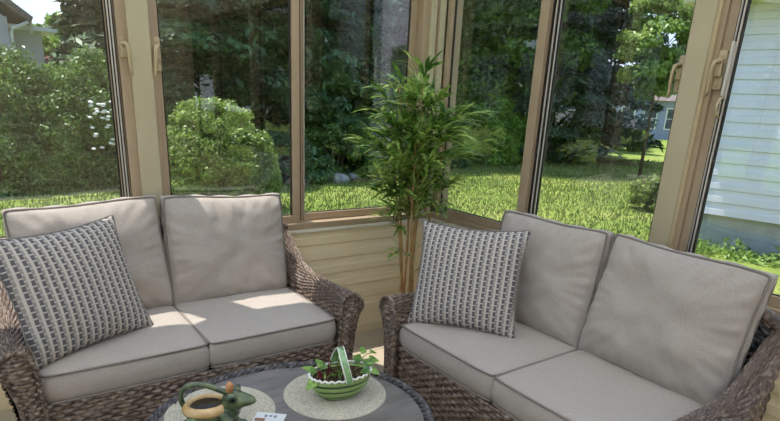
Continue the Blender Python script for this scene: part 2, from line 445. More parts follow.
# ------------------------------------------------------------------ light
w = bpy.data.worlds.new('sky'); sc.world = w; w.use_nodes = True
nt = w.node_tree; N = nt.nodes; L = nt.links; bg = N['Background']
tc = N.new('ShaderNodeTexCoord'); sx = N.new('ShaderNodeSeparateXYZ'); L.new(tc.outputs['Generated'], sx.inputs[0])
cr = N.new('ShaderNodeValToRGB'); e = cr.color_ramp.elements
e[0].position = 0; e[0].color = (.78,.88,.97,1); e[1].position = .7; e[1].color = (.26,.46,.86,1)
k = e.new(.12); k.color = (.58,.77,.96,1)
L.new(sx.outputs[2], cr.inputs[0])
cn = N.new('ShaderNodeTexNoise'); cn.inputs['Scale'].default_value = 3.2; cn.inputs['Detail'].default_value = 7
mp = N.new('ShaderNodeMapping'); mp.inputs['Scale'].default_value = (1,1,3); L.new(tc.outputs['Generated'], mp.inputs[0]); L.new(mp.outputs[0], cn.inputs['Vector'])
c2 = N.new('ShaderNodeValToRGB'); c2.color_ramp.elements[0].position = .5; c2.color_ramp.elements[1].position = .68
L.new(cn.outputs[0], c2.inputs[0])
mx = N.new('ShaderNodeMix'); mx.data_type = 'RGBA'; L.new(c2.outputs[0], mx.inputs[0]); L.new(cr.outputs[0], mx.inputs[6]); mx.inputs[7].default_value = (.95,.97,1,1)
L.new(mx.outputs[2], bg.inputs[0]); bg.inputs[1].default_value = 1.0

sd = Vector((-.13, .335, 1)).normalized()
ld = bpy.data.lights.new('sun', 'SUN'); ld.energy = 5.2; ld.angle = R(.6); ld.color = (1, .95, .87)
lo = bpy.data.objects.new('sun', ld); COL.objects.link(lo); lo.rotation_euler = sd.to_track_quat('Z', 'Y').to_euler(); lo.location = (0,6,12)

# ------------------------------------------------------------------ room shell
WA, WB = 3.0, 2.5      # inner faces of the two window walls
XL, YB = -2.3, -2.1    # other walls
ZG = -.4               # ground outside
ZH, ZC = 2.36, 2.62
def struct(o): o['kind'] = 'structure'; return o

b = MB().box(XL-.12, WB+.14, YB-.12, WA+.14, -.12, 0); struct(b.build('floor', M['tile']))
b = MB().box(XL-.14, WB+.16, YB-.14, WA+.16, ZG-.3, -.121); struct(b.build('slab', M['concrete']))
c = struct(empty('ceiling'))
MB().box(XL-.2, WB+.12, YB-.12, WA+.12, ZC, ZC+.03).build('fill_roof_panel', M['fillroof'], c)
b = MB()
for x in (-1.7, -.5, .7, 1.9):
    b.box(x-.03, x+.03, YB, WA, ZC-.07, ZC-.001)
b.build('rafter', M['frame_cream'], c)

def lap_siding(name, p0, p1, z0, z1, lap, depth, m, parent, out, thick=.05):
    """horizontal lap siding between p0 and p1 (xy), relief towards 'out' (unit xy)"""
    n = int(round((z1-z0)/lap)); lap = (z1-z0)/n
    b = MB(); pts = []
    for i in range(n):
        z = z0+i*lap
        pts += [(depth, z), (depth*.85, z+lap*.45), (depth*.55, z+lap*.5), (depth*.25, z+lap*.93), (0, z+lap*.97), (0, z+lap)]
    prof = [(-thick, z0)]+[(d, z) for d, z in pts]+[(-thick, z1)]
    q = [(p0[0]+out[0]*d, p0[1]+out[1]*d, z) for d, z in prof]
    b.prism(q, (p1[0]-p0[0], p1[1]-p0[1], 0))
    return b.build(name, m, parent)

SILL = .745
wf = struct(empty('wall_front'))
lap_siding('siding_panel', (XL, WA+.008), (WB, WA+.008), .06, SILL, .0975, .009, M['wallpanel'], wf, (0,-1), thick=.05)
MB().box(XL, WB+.12, WA+.055, WA+.10, ZG, SILL).build('outer_skin', M['siding_white'], wf)
MB().box(XL, WB, WA-.012, WA+.02, SILL-.016, SILL+.006, .004).build('sill_trim', M['trimwhite'], wf)
MB().box(XL, WB+.12, WA-.008, WA+.10, SILL+.006, .79, .003).build('sill_board', M['frame_tan'], wf)
MB().box(XL, WB+.12, WA-.02, WA+.1, ZH, ZC, .003).build('header_board', M['frame_cream'], wf)
b = MB().box(XL, WB, WA-.012, WA, 0, .06, .004); struct(b.build('baseboard_front', M['wallpanel']))
wr = struct(empty('wall_right'))
lap_siding('siding_panel', (WB+.008, YB), (WB+.008, WA), .06, SILL, .0975, .009, M['wallpanel'], wr, (-1,0), thick=.05)
MB().box(WB+.055, WB+.10, YB, WA+.10, ZG, SILL).build('outer_skin', M['siding_white'], wr)
MB().box(WB-.012, WB+.02, YB, WA, SILL-.016, SILL+.006, .004).build('sill_trim', M['trimwhite'], wr)
MB().box(WB-.008, WB+.16, YB, WA+.1, SILL+.006, .79, .003).build('sill_board', M['frame_tan'], wr)
MB().box(WB-.02, WB+.1, YB, WA+.1, ZH, ZC, .003).build('header_board', M['frame_cream'], wr)
b = MB().box(WB-.012, WB, YB, WA, 0, .06, .004); struct(b.build('baseboard_right', M['wallpanel']))
# left wall with windows of its own, rear wall of the house
wl = struct(empty('wall_left'))
MB().box(XL-.1, XL, YB, WA+.1, 0, SILL).build('siding_panel', M['wallpanel'], wl)
MB().box(XL-.1, XL, YB, WA+.1, ZH, ZC).build('header_board', M['frame_cream'], wl)
b = MB()
for y in (YB+.05, -.9, .35, 1.65, WA): b.box(XL-.1, XL, y-.08, y+.08, SILL, ZH)
b.build('window_post', M['frame_cream'], wl)
wb_ = struct(empty('wall_back'))
lap_siding('siding_panel', (XL, YB), (WB, YB), 0, ZC, .11, .012, M['wallpanel'], wb_, (0,1), thick=.1)

# window walls. Each opening is a window of its own: stiles, rails, pane, gasket.
def wallpt(side, s, d, z):      # s along the wall, d outwards from the inner face
    return (s, WA+d, z) if side == 'A' else (WB+d, s, z)
def wbox(b, side, s0, s1, d0, d1, z0, z1, bev=0):
    if side == 'A': b.box(s0, s1, WA+d0, WA+d1, z0, z1, bev)
    else: b.box(WB+d0, WB+d1, s0, s1, z0, z1, bev)
wn = [0]
def window(side, s0, s1, d=.02, stile=.045, zb=.79, rail=.045, l=None, r=None):
    """a sash from s0 to s1 (s0<s1). l, r: stile widths; d: depth of the sash face"""
    l = stile if l is None else l; r = stile if r is None else r
    wn[0] += 1
    W = struct(empty('window_%d' % wn[0]))
    b = MB(); z1 = ZH
    wbox(b, side, s0, s0+l, d, d+.035, zb, z1, .004); wbox(b, side, s1-r, s1, d, d+.035, zb, z1, .004)
    wbox(b, side, s0+l, s1-r, d, d+.035, zb, zb+rail, .004); wbox(b, side, s0+l, s1-r, d, d+.035, z1-rail, z1, .004)
    b.build('sash_frame', M['frame_tan'], W)
    g = MB(); t = .007; a0, a1, q0, q1 = s0+l, s1-r, zb+rail, z1-rail
    wbox(g, side, a0, a0+t, d+.010, d+.022, q0, q1); wbox(g, side, a1-t, a1, d+.010, d+.022, q0, q1)
    wbox(g, side, a0, a1, d+.010, d+.022, q0, q0+t*.6); wbox(g, side, a0, a1, d+.010, d+.022, q1-t, q1)
    g.build('gasket', M['frame_dark'], W)
    p = MB(); wbox(p, side, a0-.004, a1+.004, d+.0145, d+.0185, q0-.004, q1+.004); p.build('glass_pane', M['glass'], W)
    return W

# wall A (front): panes -2.2..-.9 | -.8...57 | post .57-.77 | .77..1.50 | 1.5..2.28 | corner
window('A', -2.22, -.92); window('A', -.72, .578, r=.036)
wA3 = window('A', .735, 1.505, l=.035, r=.048); window('A', 1.497, 2.33, d=.058, l=.055, r=.05)
# wall B (right)
window('B', 2.19, 2.965, d=.02, l=.06, r=.018); window('B', 1.36, 2.20, d=.058, l=.075, r=.05)
window('B', .02, 1.275, d=.02, l=.05, r=.055); window('B', -1.2, -.12); window('B', -2.08, -1.3)

def post(side, s0, s1, plate0, plate1, name='trim'):
    wn[0] += 0
    T = struct(empty('trim_%d' % (len([o for o in bpy.data.objects if o.name.startswith('trim_')])+1)))
    b = MB(); wbox(b, side, s0, s1, .004, .09, .79, ZH, .003); b.build('post_core', M['frame_tan'], T)
    b = MB(); wbox(b, side, plate0, plate1, -.018, .004, .79, ZH, .004); b.build('post_cover', M['frame_cream'], T)
    return T
tA = post('A', .583, .745, .626, .722)
post('A', -.93, -.71, -.87, -.77)
# exposed track strips on the outer side of the posts
b = MB()
for q in (.5535, .5665): wbox(b, 'A', q-.003, q+.003, .012, .0195, .79, ZH)
b.build('track_strip', M['frame_metal'], tA)
b = MB()
for q in (.5475, .560, .573): wbox(b, 'A', q-.003, q+.003, .014, .0197, .79, ZH)
b.build('dark_channel', M['frame_dark'], tA)
tB = post('B', 1.265, 1.405, 1.30, 1.392)
b = MB(); wbox(b, 'B', 1.284, 1.300, -.010, .004, .79, ZH); b.build('olive_strip', M['latch'], tB)
b = MB(); wbox(b, 'B', 1.19, 1.222, .006, .0195, .79, ZH); b.build('dark_channel', M['frame_dark'], tB)
b = MB(); wbox(b, 'B', 1.197, 1.203, .0, .006, .79, ZH); wbox(b, 'B', 1.212, 1.216, .0, .006, .79, ZH); b.build('track_strip', M['frame_metal'], tB)
post('B', -.14, .03, -.10, -.01); post('B', -1.31, -1.19, -1.29, -1.21)
# corner post: ribs on both faces
T = struct(empty('trim_corner'))
b = MB(); b.box(2.33, WB+.10, WA+.0, WA+.10, .79, ZH, .003); b.box(WB+.0, WB+.10, 2.95, WA+.1, .79, ZH, .003); b.build('corner_post', M['frame_tan'], T)
b = MB(); b.box(2.375, 2.42, WA-.018, WA+.001, .79, ZH, .003); b.box(2.44, 2.499, WA-.028, WA+.001, .79, ZH, .003); b.box(WB-.02, WB+.001, 2.972, 2.999, .79, ZH, .003)
b.build('corner_cover', M['frame_cream'], T)

# meeting stiles with dark slot and bright track between the sliding sashes
def slot(side, a, d0, parent):
    b = MB(); wbox(b, side, a-.006, a+.006, d0, d0+.004, .80, ZH-.01); b.build('dark_slot', M['frame_dark'], parent)
W4 = bpy.data.objects['window_4']; W6 = bpy.data.objects['window_6']
b = MB(); wbox(b, 'A', 1.5055, 1.5135, .03, .057, .80, ZH-.01); b.build('dark_slot', M['frame_dark'], W4)
b = MB(); wbox(b, 'A', 1.544, 1.549, .05, .057, .80, ZH-.01); b.build('bright_track', M['frame_metal'], W4)
b = MB(); wbox(b, 'B', 2.176, 2.187, .048, .057, .80, ZH-.01); wbox(b, 'B', 2.150, 2.158, .05, .057, .80, ZH-.01); b.build('dark_slot', M['frame_dark'], W6)
b = MB(); wbox(b, 'B', 2.162, 2.172, .05, .057, .80, ZH-.01); wbox(b, 'B', 2.14, 2.144, .05, .057, .80, ZH-.01); b.build('bright_track', M['frame_metal'], W6)

# casement style locks on the sashes
def latch(side, s, z, dirn, d, label, W):
    """base plate with an arched lever that hangs down. dirn: side the lever leans to"""
    t = empty('sash_latch', (0,0,0)); t.parent = W
    b = MB(); wbox(b, side, s-.018, s+.018, d-.014, d, z-.07, z+.08, .004); wbox(b, side, s-.013, s+.013, d-.030, d-.014, z-.02, z+.048, .004)
    b.build('latch_plate', M['latch'], t)
    pts = [wallpt(side, s+dirn*a, d+e_, z+q) for a, e_, q in ((0,-.02,.03), (.002,-.038,.042), (.010,-.05,.035), (.015,-.052,.01), (.017,-.048,-.03), (.020,-.042,-.07), (.024,-.04,-.095))]
    b = MB().tube(pts, [(.012,.009)]*3+[(.011,.008)]*2+[(.009,.007), (.007,.006)], 8); b.build('latch_lever', M['latch'], t, True)
    b = MB(); c0 = wallpt(side, s, d-.013, z+.06); b.ball(c0, .0045, 8); c0 = wallpt(side, s, d-.013, z-.058); b.ball(c0, .0045, 8)
    b.build('latch_screw', M['latch_screw'], t, True)
latch('A', .604, 1.655, 1, .02, '', bpy.data.objects['window_2'])
latch('A', .752, 1.655, -1, .02, '', wA3)
latch('B', 1.432, 1.67, 1, .058, '', W6)
latch('B', 1.247, 1.68, 1, .02, '', bpy.data.objects['window_7'])
b = MB(); wbox(b, 'B', 1.203, 1.215, -.016, .02, 1.585, 1.79, .003); b.build('pull_strip', M['frame_metal'], bpy.data.objects['window_7'])
b = MB().tube([wallpt('B', 1.206+a, .0-e_, 1.545+q) for a, e_, q in ((0,.0,.035),(.004,.022,.03),(.006,.03,0),(.004,.026,-.03),(0,.0,-.042))], .006, 8)
b.build('finger_pull', M['latch'], bpy.data.objects['window_7'], True)

# ------------------------------------------------------------------ cushions
def cushion_mesh(name, Wd, D, E, crown, seed, belly=.012, k=.10, wr=.006, nu=44, knife=False, soft=0):
    """boxed cushion lying flat, centred; E = thickness at the rim. Returns (body, piping) meshes"""
    u = np.linspace(-1, 1, nu)
    U, V = np.meshgrid(u, u, indexing='ij')
    def outline(U, V, grow=0):
        if knife:      # concave sides, pointed corners
            x = U*(Wd/2+grow)*(1-.10*(1-V**2)*np.abs(U)**3); y = V*(D/2+grow)*(1-.10*(1-U**2)*np.abs(V)**3)
        else:
            x = U*np.sqrt(1-k*V**6*.6)*(Wd/2+grow); y = V*np.sqrt(1-k*U**6*.6)*(D/2+grow)
            if soft:
                x = x*(1-soft*(1-V**2)*np.abs(U)**2)+.004*np.sin(V*3+seed)*U; y = y*(1-soft*(1-U**2)*np.abs(V)**2)+.004*np.sin(U*3+seed*2)*V
        return x, y
    X, Y = outline(U, V)
    rnd = np.vectorize(lambda a, b_, s: noise.noise(Vector((a*5+s, b_*5-s, s*1.7))))
    n1 = rnd(X, Y, float(seed)); n2 = rnd(X*2.6, Y*2.6, seed+5.)
    p = 2.4 if knife else 4
    if soft: p = 2.8
    dome = ((1-np.abs(U)**p)*(1-np.abs(V)**p)).clip(0, 1)**(.55 if knife or soft else .6)
    # puckers running in from the rim
    edge = np.exp(-(1-np.maximum(np.abs(U), np.abs(V)))/.18)
    ang = np.arctan2(V, U)
    puck = np.sin(ang*23+seed)*np.sin(ang*9+2*seed)*edge
    top = E/2+crown*dome+wr*(n1*1.6+n2*.9)*dome**.5+(wr*(.8 if soft else .45))*puck*(dome>0)*(1-np.exp(-(1-np.maximum(np.abs(U), np.abs(V)))/.04))
    bot = -(E/2+crown*.7*dome)
    vt = np.stack([X, Y, top], 2).reshape(-1, 3); vb = np.stack([X, Y, bot], 2).reshape(-1, 3)
    F1 = grid_faces(nu, nu); F2 = grid_faces(nu, nu, nu*nu)[:, ::-1]
    uvt = np.stack([(X/Wd+.5)*1.0, (Y/D+.5)*1.0], 2).reshape(-1, 2)
    per = [(i, 0) for i in range(nu-1)]+[(nu-1, j) for j in range(nu-1)]+[(i, nu-1) for i in range(nu-1, 0, -1)]+[(0, j) for j in range(nu-1, 0, -1)]
    per = np.array(per); npn = len(per)
    PU, PV = U[per[:,0], per[:,1]], V[per[:,0], per[:,1]]
    ztop = top[per[:,0], per[:,1]]; zbot = bot[per[:,0], per[:,1]]
    levels = []
    V_all = [vt, vb]; F_all = [F1, F2]; UVA = [uvt, uvt]
    nl = 5; base = 2*nu*nu
    ringsidx = [per[:,0]*nu+per[:,1]]
    for i in range(1, nl):
        f = i/nl; g = belly*math.sin(PI*f)
        x, y = outline(PU, PV, 0); ln = np.hypot(x, y); g2 = g*(1+.25*np.sin(np.arange(npn)*.5+seed))
        nx = np.sign(PU)*(np.abs(PU) > .999); ny = np.sign(PV)*(np.abs(PV) > .999)
        V_all.append(np.stack([x+nx*g2, y+ny*g2, ztop*(1-f)+zbot*f], 1)); UVA.append(np.stack([x/Wd+.5, y/D+.5], 1))
        ringsidx.append(base+np.arange(npn)); base += npn
    ringsidx.append(nu*nu+per[:,0]*nu+per[:,1])
    for A, B in zip(ringsidx, ringsidx[1:]):
        F_all.append(np.stack([A, B, np.roll(B, -1), np.roll(A, -1)], 1))
    me = npmesh(name, np.vstack(V_all), np.vstack(F_all), np.vstack(UVA), True)
    x, y = outline(PU, PV, .003)
    Vp, Fp, Up = [], [], []
    def smooth_loop(z):
        P = np.stack([x, y, z], 1)
        return (np.roll(P, 1, 0)+2*P+np.roll(P, -1, 0))/4
    if knife:
        tube_np(smooth_loop((ztop+zbot)/2), .0035, 6, Vp, Fp, Up, 0, True)
    else:
        tube_np(smooth_loop(ztop+.001), .0048, 6, Vp, Fp, Up, 0, True); tube_np(smooth_loop(zbot-.001), .0048, 6, Vp, Fp, Up, 1, True)
    pm = npmesh('piping', np.vstack(Vp), np.vstack(Fp), np.vstack(Up), True)
    me.materials.append(M['pillow'] if knife else M['fabric']); pm.materials.append(M['pillow'] if knife else M['piping'])
    return me, pm

def put_cushion(name, meshes, label, cat, group, mtx):
    o = bpy.data.objects.new(name, meshes[0]); COL.objects.link(o); o.matrix_world = mtx
    tag(o, label, cat, group)
    p = bpy.data.objects.new('piping', meshes[1]); COL.objects.link(p); p.parent = o
    return o

# ------------------------------------------------------------------ loveseats
def interp(xs, ys):
    return lambda q: np.interp(q, xs, ys)
def make_loveseat(label):
    t = thing('loveseat', label, 'loveseat')
    HW = .72
    # apron under the seat, slightly bowed
    def S(u, v): return np.stack([(u-.5)*1.26, -.015-.012*np.cos(PI*(u-.5))+0*v, .055+v*.31], 2)
    woven('front_apron', S, 1.26, .31, M['wicker'], t, flip=1)
    rope('apron_border', [(x, -.028-.01*math.cos(PI*x/1.26), .062) for x in np.linspace(-.63, .63, 30)], .011, M['wicker'], t)
    MB().box(-.63, .63, .0, .69, .30, .352, .004).build('seat_deck', M['wickerleg'], t)
    def S(u, v): return np.stack([(u-.5)*1.36, .742+.012*np.sin(PI*v)*np.cos(PI*(u-.5)), .06+v*(.80-.12*np.abs(2*u-1)**5)], 2)
    woven('back_panel', S, 1.36, .80, M['wicker'], t, flip=-1)
    def S(u, v): return np.stack([(u-.5)*1.30, .705+0*u, .34+v*(.50-.06*np.abs(2*u-1)**5)], 2)
    woven('back_liner', S, 1.30, .50, M['wicker_dark'], t, flip=1)
    rope('back_rail', [(x, .722, .872-.09*abs(x/.70)**5) for x in np.linspace(-.70, .70, 40)], .022, M['wicker'], t, strands=4, pitch=.07)
    cz = interp([-.04, .05, .2, .40, .50, .60, .68, .74], [.605, .612, .602, .605, .635, .70, .765, .81])
    def arm(sgn):
        a = empty('armrest', parent=t)
        def prof(v, y):
            c_ = cz(y)
            flare = np.interp(y, [-.04, .3, .74], [1.0, .8, .35])
            # profile points (x, z) from inner bottom, over the crest, to outer bottom
            ks = np.array([0, .30, .38, .44, .50, .56, .62, .70, 1.0])
            X = [.630+0*y, .636+0*y, .642+0*y, .66+0*y, .695+0*y, .70+.038*flare, .70+.052*flare, .69+.035*flare, .678+0*y]
            Z = [.06+0*y, c_-.10, c_-.045, c_-.012, c_, c_-.018, c_-.065, c_-.16, .06+0*y]
            x = np.zeros_like(v); z = np.zeros_like(v)
            for i in range(len(ks)-1):
                m_ = (v >= ks[i]) & (v <= ks[i+1]); f = (v-ks[i])/(ks[i+1]-ks[i])
                x = np.where(m_, X[i]*(1-f)+X[i+1]*f, x); z = np.where(m_, Z[i]*(1-f)+Z[i+1]*f, z)
            return x, z
        def S(u, v):
            y = -.04+u*.775
            x, z = prof(v, y)
            # round the profile a little
            for dv in (.02, -.02, .04, -.04):
                x2, z2 = prof(np.clip(v+dv, 0, 1), y); x = x+x2; z = z+z2
            x /= 5; z /= 5
            return np.stack([sgn*x, y, z], 2)
        woven('arm_weave', S, .775, 1.28, M['wicker'], a, flip=-sgn)
        # front post face: narrow at the foot, spreading into the rolled top
        c0 = float(cz(-.04))
        def S(u, v):
            z = .03+v*(c0-.03-.003)
            xi = np.interp(z, [.03, .35, .52, c0-.04, c0-.012, c0], [.624, .624, .632, .640, .652, .672])
            xo = np.interp(z, [.03, .30, .42, .50, c0-.07, c0-.03, c0], [.680, .686, .70, .722, .752, .742, .715])
            x = xi+(xo-xi)*u; y = -.042-.020*np.sin(PI*u)*np.clip((c0-z)/.05, .15, 1)**.5
            return np.stack([sgn*x, y, z], 2)
        woven('front_post', S, .10, c0, M['wicker'], a, su=.025, sv=.015, amp=.0045, flip=sgn)
        zz = np.linspace(.0, 1, 30)
        pi_ = [(sgn*np.interp(z, [.0,.35,.52,c0-.04,c0-.012], [.624,.624,.632,.640,.652]), -.046, z) for z in np.linspace(.03, c0-.015, 22)]
        top = [(sgn*x, -.046, z) for x, z in ((.662, c0-.002), (.682, c0+.004), (.705, c0+.002), (.728, c0-.012), (.745, c0-.035))]
        po = [(sgn*np.interp(z, [.03,.30,.42,.50,c0-.07], [.680,.686,.70,.722,.752]), -.046, z) for z in np.linspace(c0-.07, .03, 22)]
        rope('arm_border', pi_+top+po, .010, M['wicker'], a, strands=3, pitch=.045)
        # rear end of the arm
        def S(u, v):
            x = .632+u*.06; z = .06+v*.72
            return np.stack([sgn*x, .745+0*u, z], 2)
        woven('arm_rear', S, .06, .72, M['wicker'], a, su=.02, flip=-sgn)
    arm(1); arm(-1)
    for x in (-.652, .652):
        for y in (-.02, .70):
            MB().tube([(x, y, 0), (x, y, .012), (x, y, .09)], [.017, .020, .024], 12).build('leg', M['wickerleg'], t, True)
    return t
LSL = (.68, 2.24, 0); LSR = (1.55, 1.39, 0)
s1 = make_loveseat('brown wicker loveseat backed against the wall with the round bush outside its windows')
s1.location = LSL
s2 = copy_tree(s1); s2.location = LSR; s2.rotation_euler = (0, 0, -PI/2)
s2['label'] = 'brown wicker loveseat between the bamboo plant and the camera, backed by the lawn windows'

def sofa_mtx(which):
    return Matrix.Translation(LSL) if which == 0 else Matrix.Translation(LSR) @ Matrix.Rotation(-PI/2, 4, 'Z')
seatmeshes = [cushion_mesh('seat_cushion', .622, .60, .112, .022, s, wr=.003) for s in (1, 2)]
backmeshes = [cushion_mesh('back_cushion', .628, .545, .055, .082, s, wr=.013, belly=.012, k=.10, soft=.035, nu=56) for s in (3, 8)]
seat_lab = {(0,0): 'beige seat cushion under the striped pillow, nearest the frog pitcher',
            (0,1): 'beige seat cushion without a pillow, with sunlit patches, in front of the round bush',
            (1,0): 'grey beige seat cushion in shade under the striped pillow, beside the bamboo plant',
            (1,1): 'grey beige seat cushion in shade without a pillow, nearest the camera in the foreground'}
back_lab = {(0,0): 'beige back cushion standing behind the slanted striped pillow, in front of the leafy hedge',
            (0,1): 'beige back cushion with a sunlit top corner and no pillow, below the round bush',
            (1,0): 'grey beige back cushion in shade behind the upright striped pillow by the bamboo plant',
            (1,1): 'large grey beige back cushion at the front, beside the white sided neighbouring house'}
for w_ in (0, 1):
    for i, x in enumerate((-.312, .312)):
        mt = sofa_mtx(w_) @ Matrix.Translation((x, .285, .424+.001)) @ Matrix.Rotation(PI*(i+w_ > 1), 4, 'Z')
        put_cushion('seat_cushion', seatmeshes[(i+w_) % 2], seat_lab[(w_, i)], 'cushion', 'loveseat seat cushions', mt)
        lean = R(-79+2*i*w_)
        mt = sofa_mtx(w_) @ Matrix.Translation((x*1.0+(.002 if i else -.008), .605, .728)) @ Matrix.Rotation(R((-2.4, 1.2, -1.2, 2.0)[w_*2+i]), 4, 'Y') @ Matrix.Rotation(-lean, 4, 'X')
        put_cushion('back_cushion', backmeshes[(i+w_) % 2], back_lab[(w_, i)], 'cushion', 'loveseat back cushions', mt)

def from_corners(bl, br, tl, tr):
    bl, br, tl, tr = map(Vector, (bl, br, tl, tr))
    c = (bl+br+tl+tr)/4; X = ((br-bl)+(tr-tl)).normalized(); Y = (tl-bl)+(tr-br); Z = X.cross(Y).normalized(); Y = Z.cross(X)
    return Matrix(((X.x, Y.x, Z.x, c.x), (X.y, Y.y, Z.y, c.y), (X.z, Y.z, Z.z, c.z), (0,0,0,1)))
pm = cushion_mesh('throw_pillow', .525, .515, .004, .090, 21, belly=0, wr=.006, knife=True, nu=50)
mt = from_corners((.07, 2.30, .505), (.475, 2.51, .515), (-.02, 2.47, .93), (.42, 2.64, .955))
put_cushion('throw_pillow', pm, 'striped grey and cream throw pillow slanting on the loveseat nearest the leafy hedge', 'pillow', 'striped throw pillows', mt)
mt = from_corners((1.60, 2.01, .50), (1.86, 1.63, .515), (1.76, 2.13, .93), (2.02, 1.72, .94))
put_cushion('throw_pillow', pm, 'striped grey and cream throw pillow standing beside the bamboo plant', 'pillow', 'striped throw pillows', mt)

# ------------------------------------------------------------------ coffee table
TX, TY, TA, TBB, TZ = .73, 1.53, .49, .44, .45
tb = thing('coffee_table', 'oval wicker coffee table with a grey slate top and braided rim', 'table', (TX, TY, 0))
MB().lathe([(0.001, TZ-.016), (.955, TZ-.016), (.955, TZ), (.001, TZ)], 96, TA, TBB).build('table_top', M['slate'], tb)
el = lambda r, z, n=160, a=TA, b_=TBB: [(r*a*math.cos(2*PI*k/n), r*b_*math.sin(2*PI*k/n), z) for k in range(n)]
rope('table_rim', el(.988, TZ-.003), .018, M['wicker_dark'], tb, strands=4, pitch=.11, closed=True, sr=.010)
def S(u, v):
    a = 2*PI*u
    return np.stack([TA*.965*np.cos(a), TBB*.965*np.sin(a), TZ-.10+v*.085], 2)
woven('table_apron', S, 2.9, .085, M['wicker_dark'], tb, flip=1, su=.026, sv=.0125)
for a in (45, 135, 225, 315):
    cx_, cy_ = .80*TA*math.cos(R(a)), .80*TBB*math.sin(R(a))
    def S(u, v):
        return np.stack([cx_+.028*np.cos(2*PI*u), cy_+.028*np.sin(2*PI*u), v*(TZ-.02)], 2)
    woven('leg', S, .18, TZ-.02, M['wicker_dark'], tb, su=.022, sv=.0125)

def placemat(cx_, cy_, r, label):
    prof = [(.0005, .0015)]; n = int(r/.0105)
    for i in range(n):
        q = i*r/n; s_ = r/n
        prof += [(q+s_*.25+1e-4, .0042), (q+s_*.5, .0050), (q+s_*.75, .0042), (q+s_, .0008)]
    prof += [(r, 0)]
    o = MB().lathe(prof, 72).build('placemat', M['placemat'], None, True, (cx_, cy_, TZ+.001))
    tag(o, label, 'placemat', 'round placemats on the coffee table')
placemat(.960, 1.640, .192, 'round beige ribbed placemat under the green basket planter')
placemat(.552, 1.722, .186, 'round beige ribbed placemat behind the frog pitcher')

# small printed card
cd_ = MB().box(-.052, .052, -.032, .032, 0, .0012).build('printed_card', M['card'], None, False, (.675, 1.592, TZ+.0065), (0, 0, R(-40)))
tag(cd_, 'small white printed card lying on the table between frog and basket', 'card')
b = MB(); rr = random.Random(4)
for i in range(3):
    x = -.02+i*.016
    b.box(x, x+.010, .004+.003*(i % 2), .018, .0012, .0016)
b.build('card_print', M['cardink'], cd_)
MB().box(-.047, -.012, -.026, -.006, .0012, .0016).build('card_picture', M['cardbrown'], cd_)

# ------------------------------------------------------------------ frog pitcher
def remesh(o, v, sm=3):
    m_ = o.modifiers.new('r', 'REMESH'); m_.mode = 'VOXEL'; m_.voxel_size = v; m_.use_smooth_shade = True
    s_ = o.modifiers.new('s', 'SMOOTH'); s_.iterations = sm; s_.factor = .5
fr = thing('frog_pitcher', 'green ceramic frog pitcher with cream rim and looped handle', 'pitcher', (.490, 1.600, TZ+.006), R(-33))
fr.scale = (1.06, 1.12, 1.10)
b = MB()
# pot body as a closed lathe with an inner wall (x long)
b.lathe([(.001, 0), (.038, 0), (.052, .012), (.062, .040), (.064, .065), (.057, .088), (.050, .093), (.044, .090), (.046, .080), (.052, .06), (.05, .03), (.001, .015)], 40, 1.12, .85, (-.01, 0, 0))
for sy in (-1, 1):
    b.ball((-.048, .050*sy, .040), (.038, .024, .040)); b.ball((-.015, .060*sy, .008), (.042, .016, .010))
    b.tube([(.035, .035*sy, .085), (.055, .048*sy, .055), (.048, .050*sy, .02), (.062, .050*sy, .006)], [.018, .015, .012, .012], 10)
    b.ball((.070, .052*sy, .006), (.018, .014, .007))
# head and throat
b.ball((.062, 0, .110), (.038, .038, .030)); b.ball((.050, 0, .085), (.032, .036, .036))
b.tube([(.055, 0, .112), (.085, 0, .112), (.112, 0, .111), (.124, 0, .110)], [(.035,.027), (.029,.022), (.019,.014), (.010,.008)], 14)
for sy in (-1, 1): b.ball((.060, .026*sy, .130), (.017, .014, .016))
o = b.build('body', M['ceramic_green'], fr, True); remesh(o, .0026, 2)
MB().lathe([(.044, .084), (.046, .098), (.051, .105), (.057, .103), (.0640, .095), (.0665, .086), (.065, .079), (.060, .080), (.054, .080), (.044, .084)], 48, 1.12, .86, (-.012, 0, 0)).build('cream_rim', M['ceramic_cream'], fr, True, (-.001, 0, .0005), (0, R(-4), 0))
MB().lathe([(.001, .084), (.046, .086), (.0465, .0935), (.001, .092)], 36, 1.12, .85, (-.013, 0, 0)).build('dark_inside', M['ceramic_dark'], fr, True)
hp = [(-.072, 0, .070), (-.088, 0, .085), (-.097, 0, .108), (-.094, 0, .132), (-.078, 0, .150), (-.050, 0, .159), (-.015, 0, .156), (.018, 0, .143), (.045, 0, .132)]
q = []
for i in range(len(hp)-1):
    for f in (0, .33, .66): q.append(Vector(hp[i]).lerp(Vector(hp[i+1]), f))
q.append(Vector(hp[-1]))
for _ in range(3): q = [q[0]]+[(q[i-1]+q[i]*2+q[i+1])/4 for i in range(1, len(q)-1)]+[q[-1]]
MB().tube(q, .0085, 12).build('handle', M['ceramic_green'], fr, True)
MB().ball((.052, -.004, .155), (.0125, .010, .0165)).ball((.050, -.002, .143), (.011, .010, .010)).build('brown_crest', M['ceramic_brown'], fr, True)
for sy in (-1, 1):
    MB().ball((.066, .0375*sy, .132), (.0085, .0045, .0085), 12).build('eye', M['eye'], fr, True)
MB().tube([(.127-.02*abs(a)*0-.035*a*a, .028*a, .1085) for a in np.linspace(-1, 1, 15)], .0013, 6).build('mouth_line', M['ceramic_dark'], fr, True)

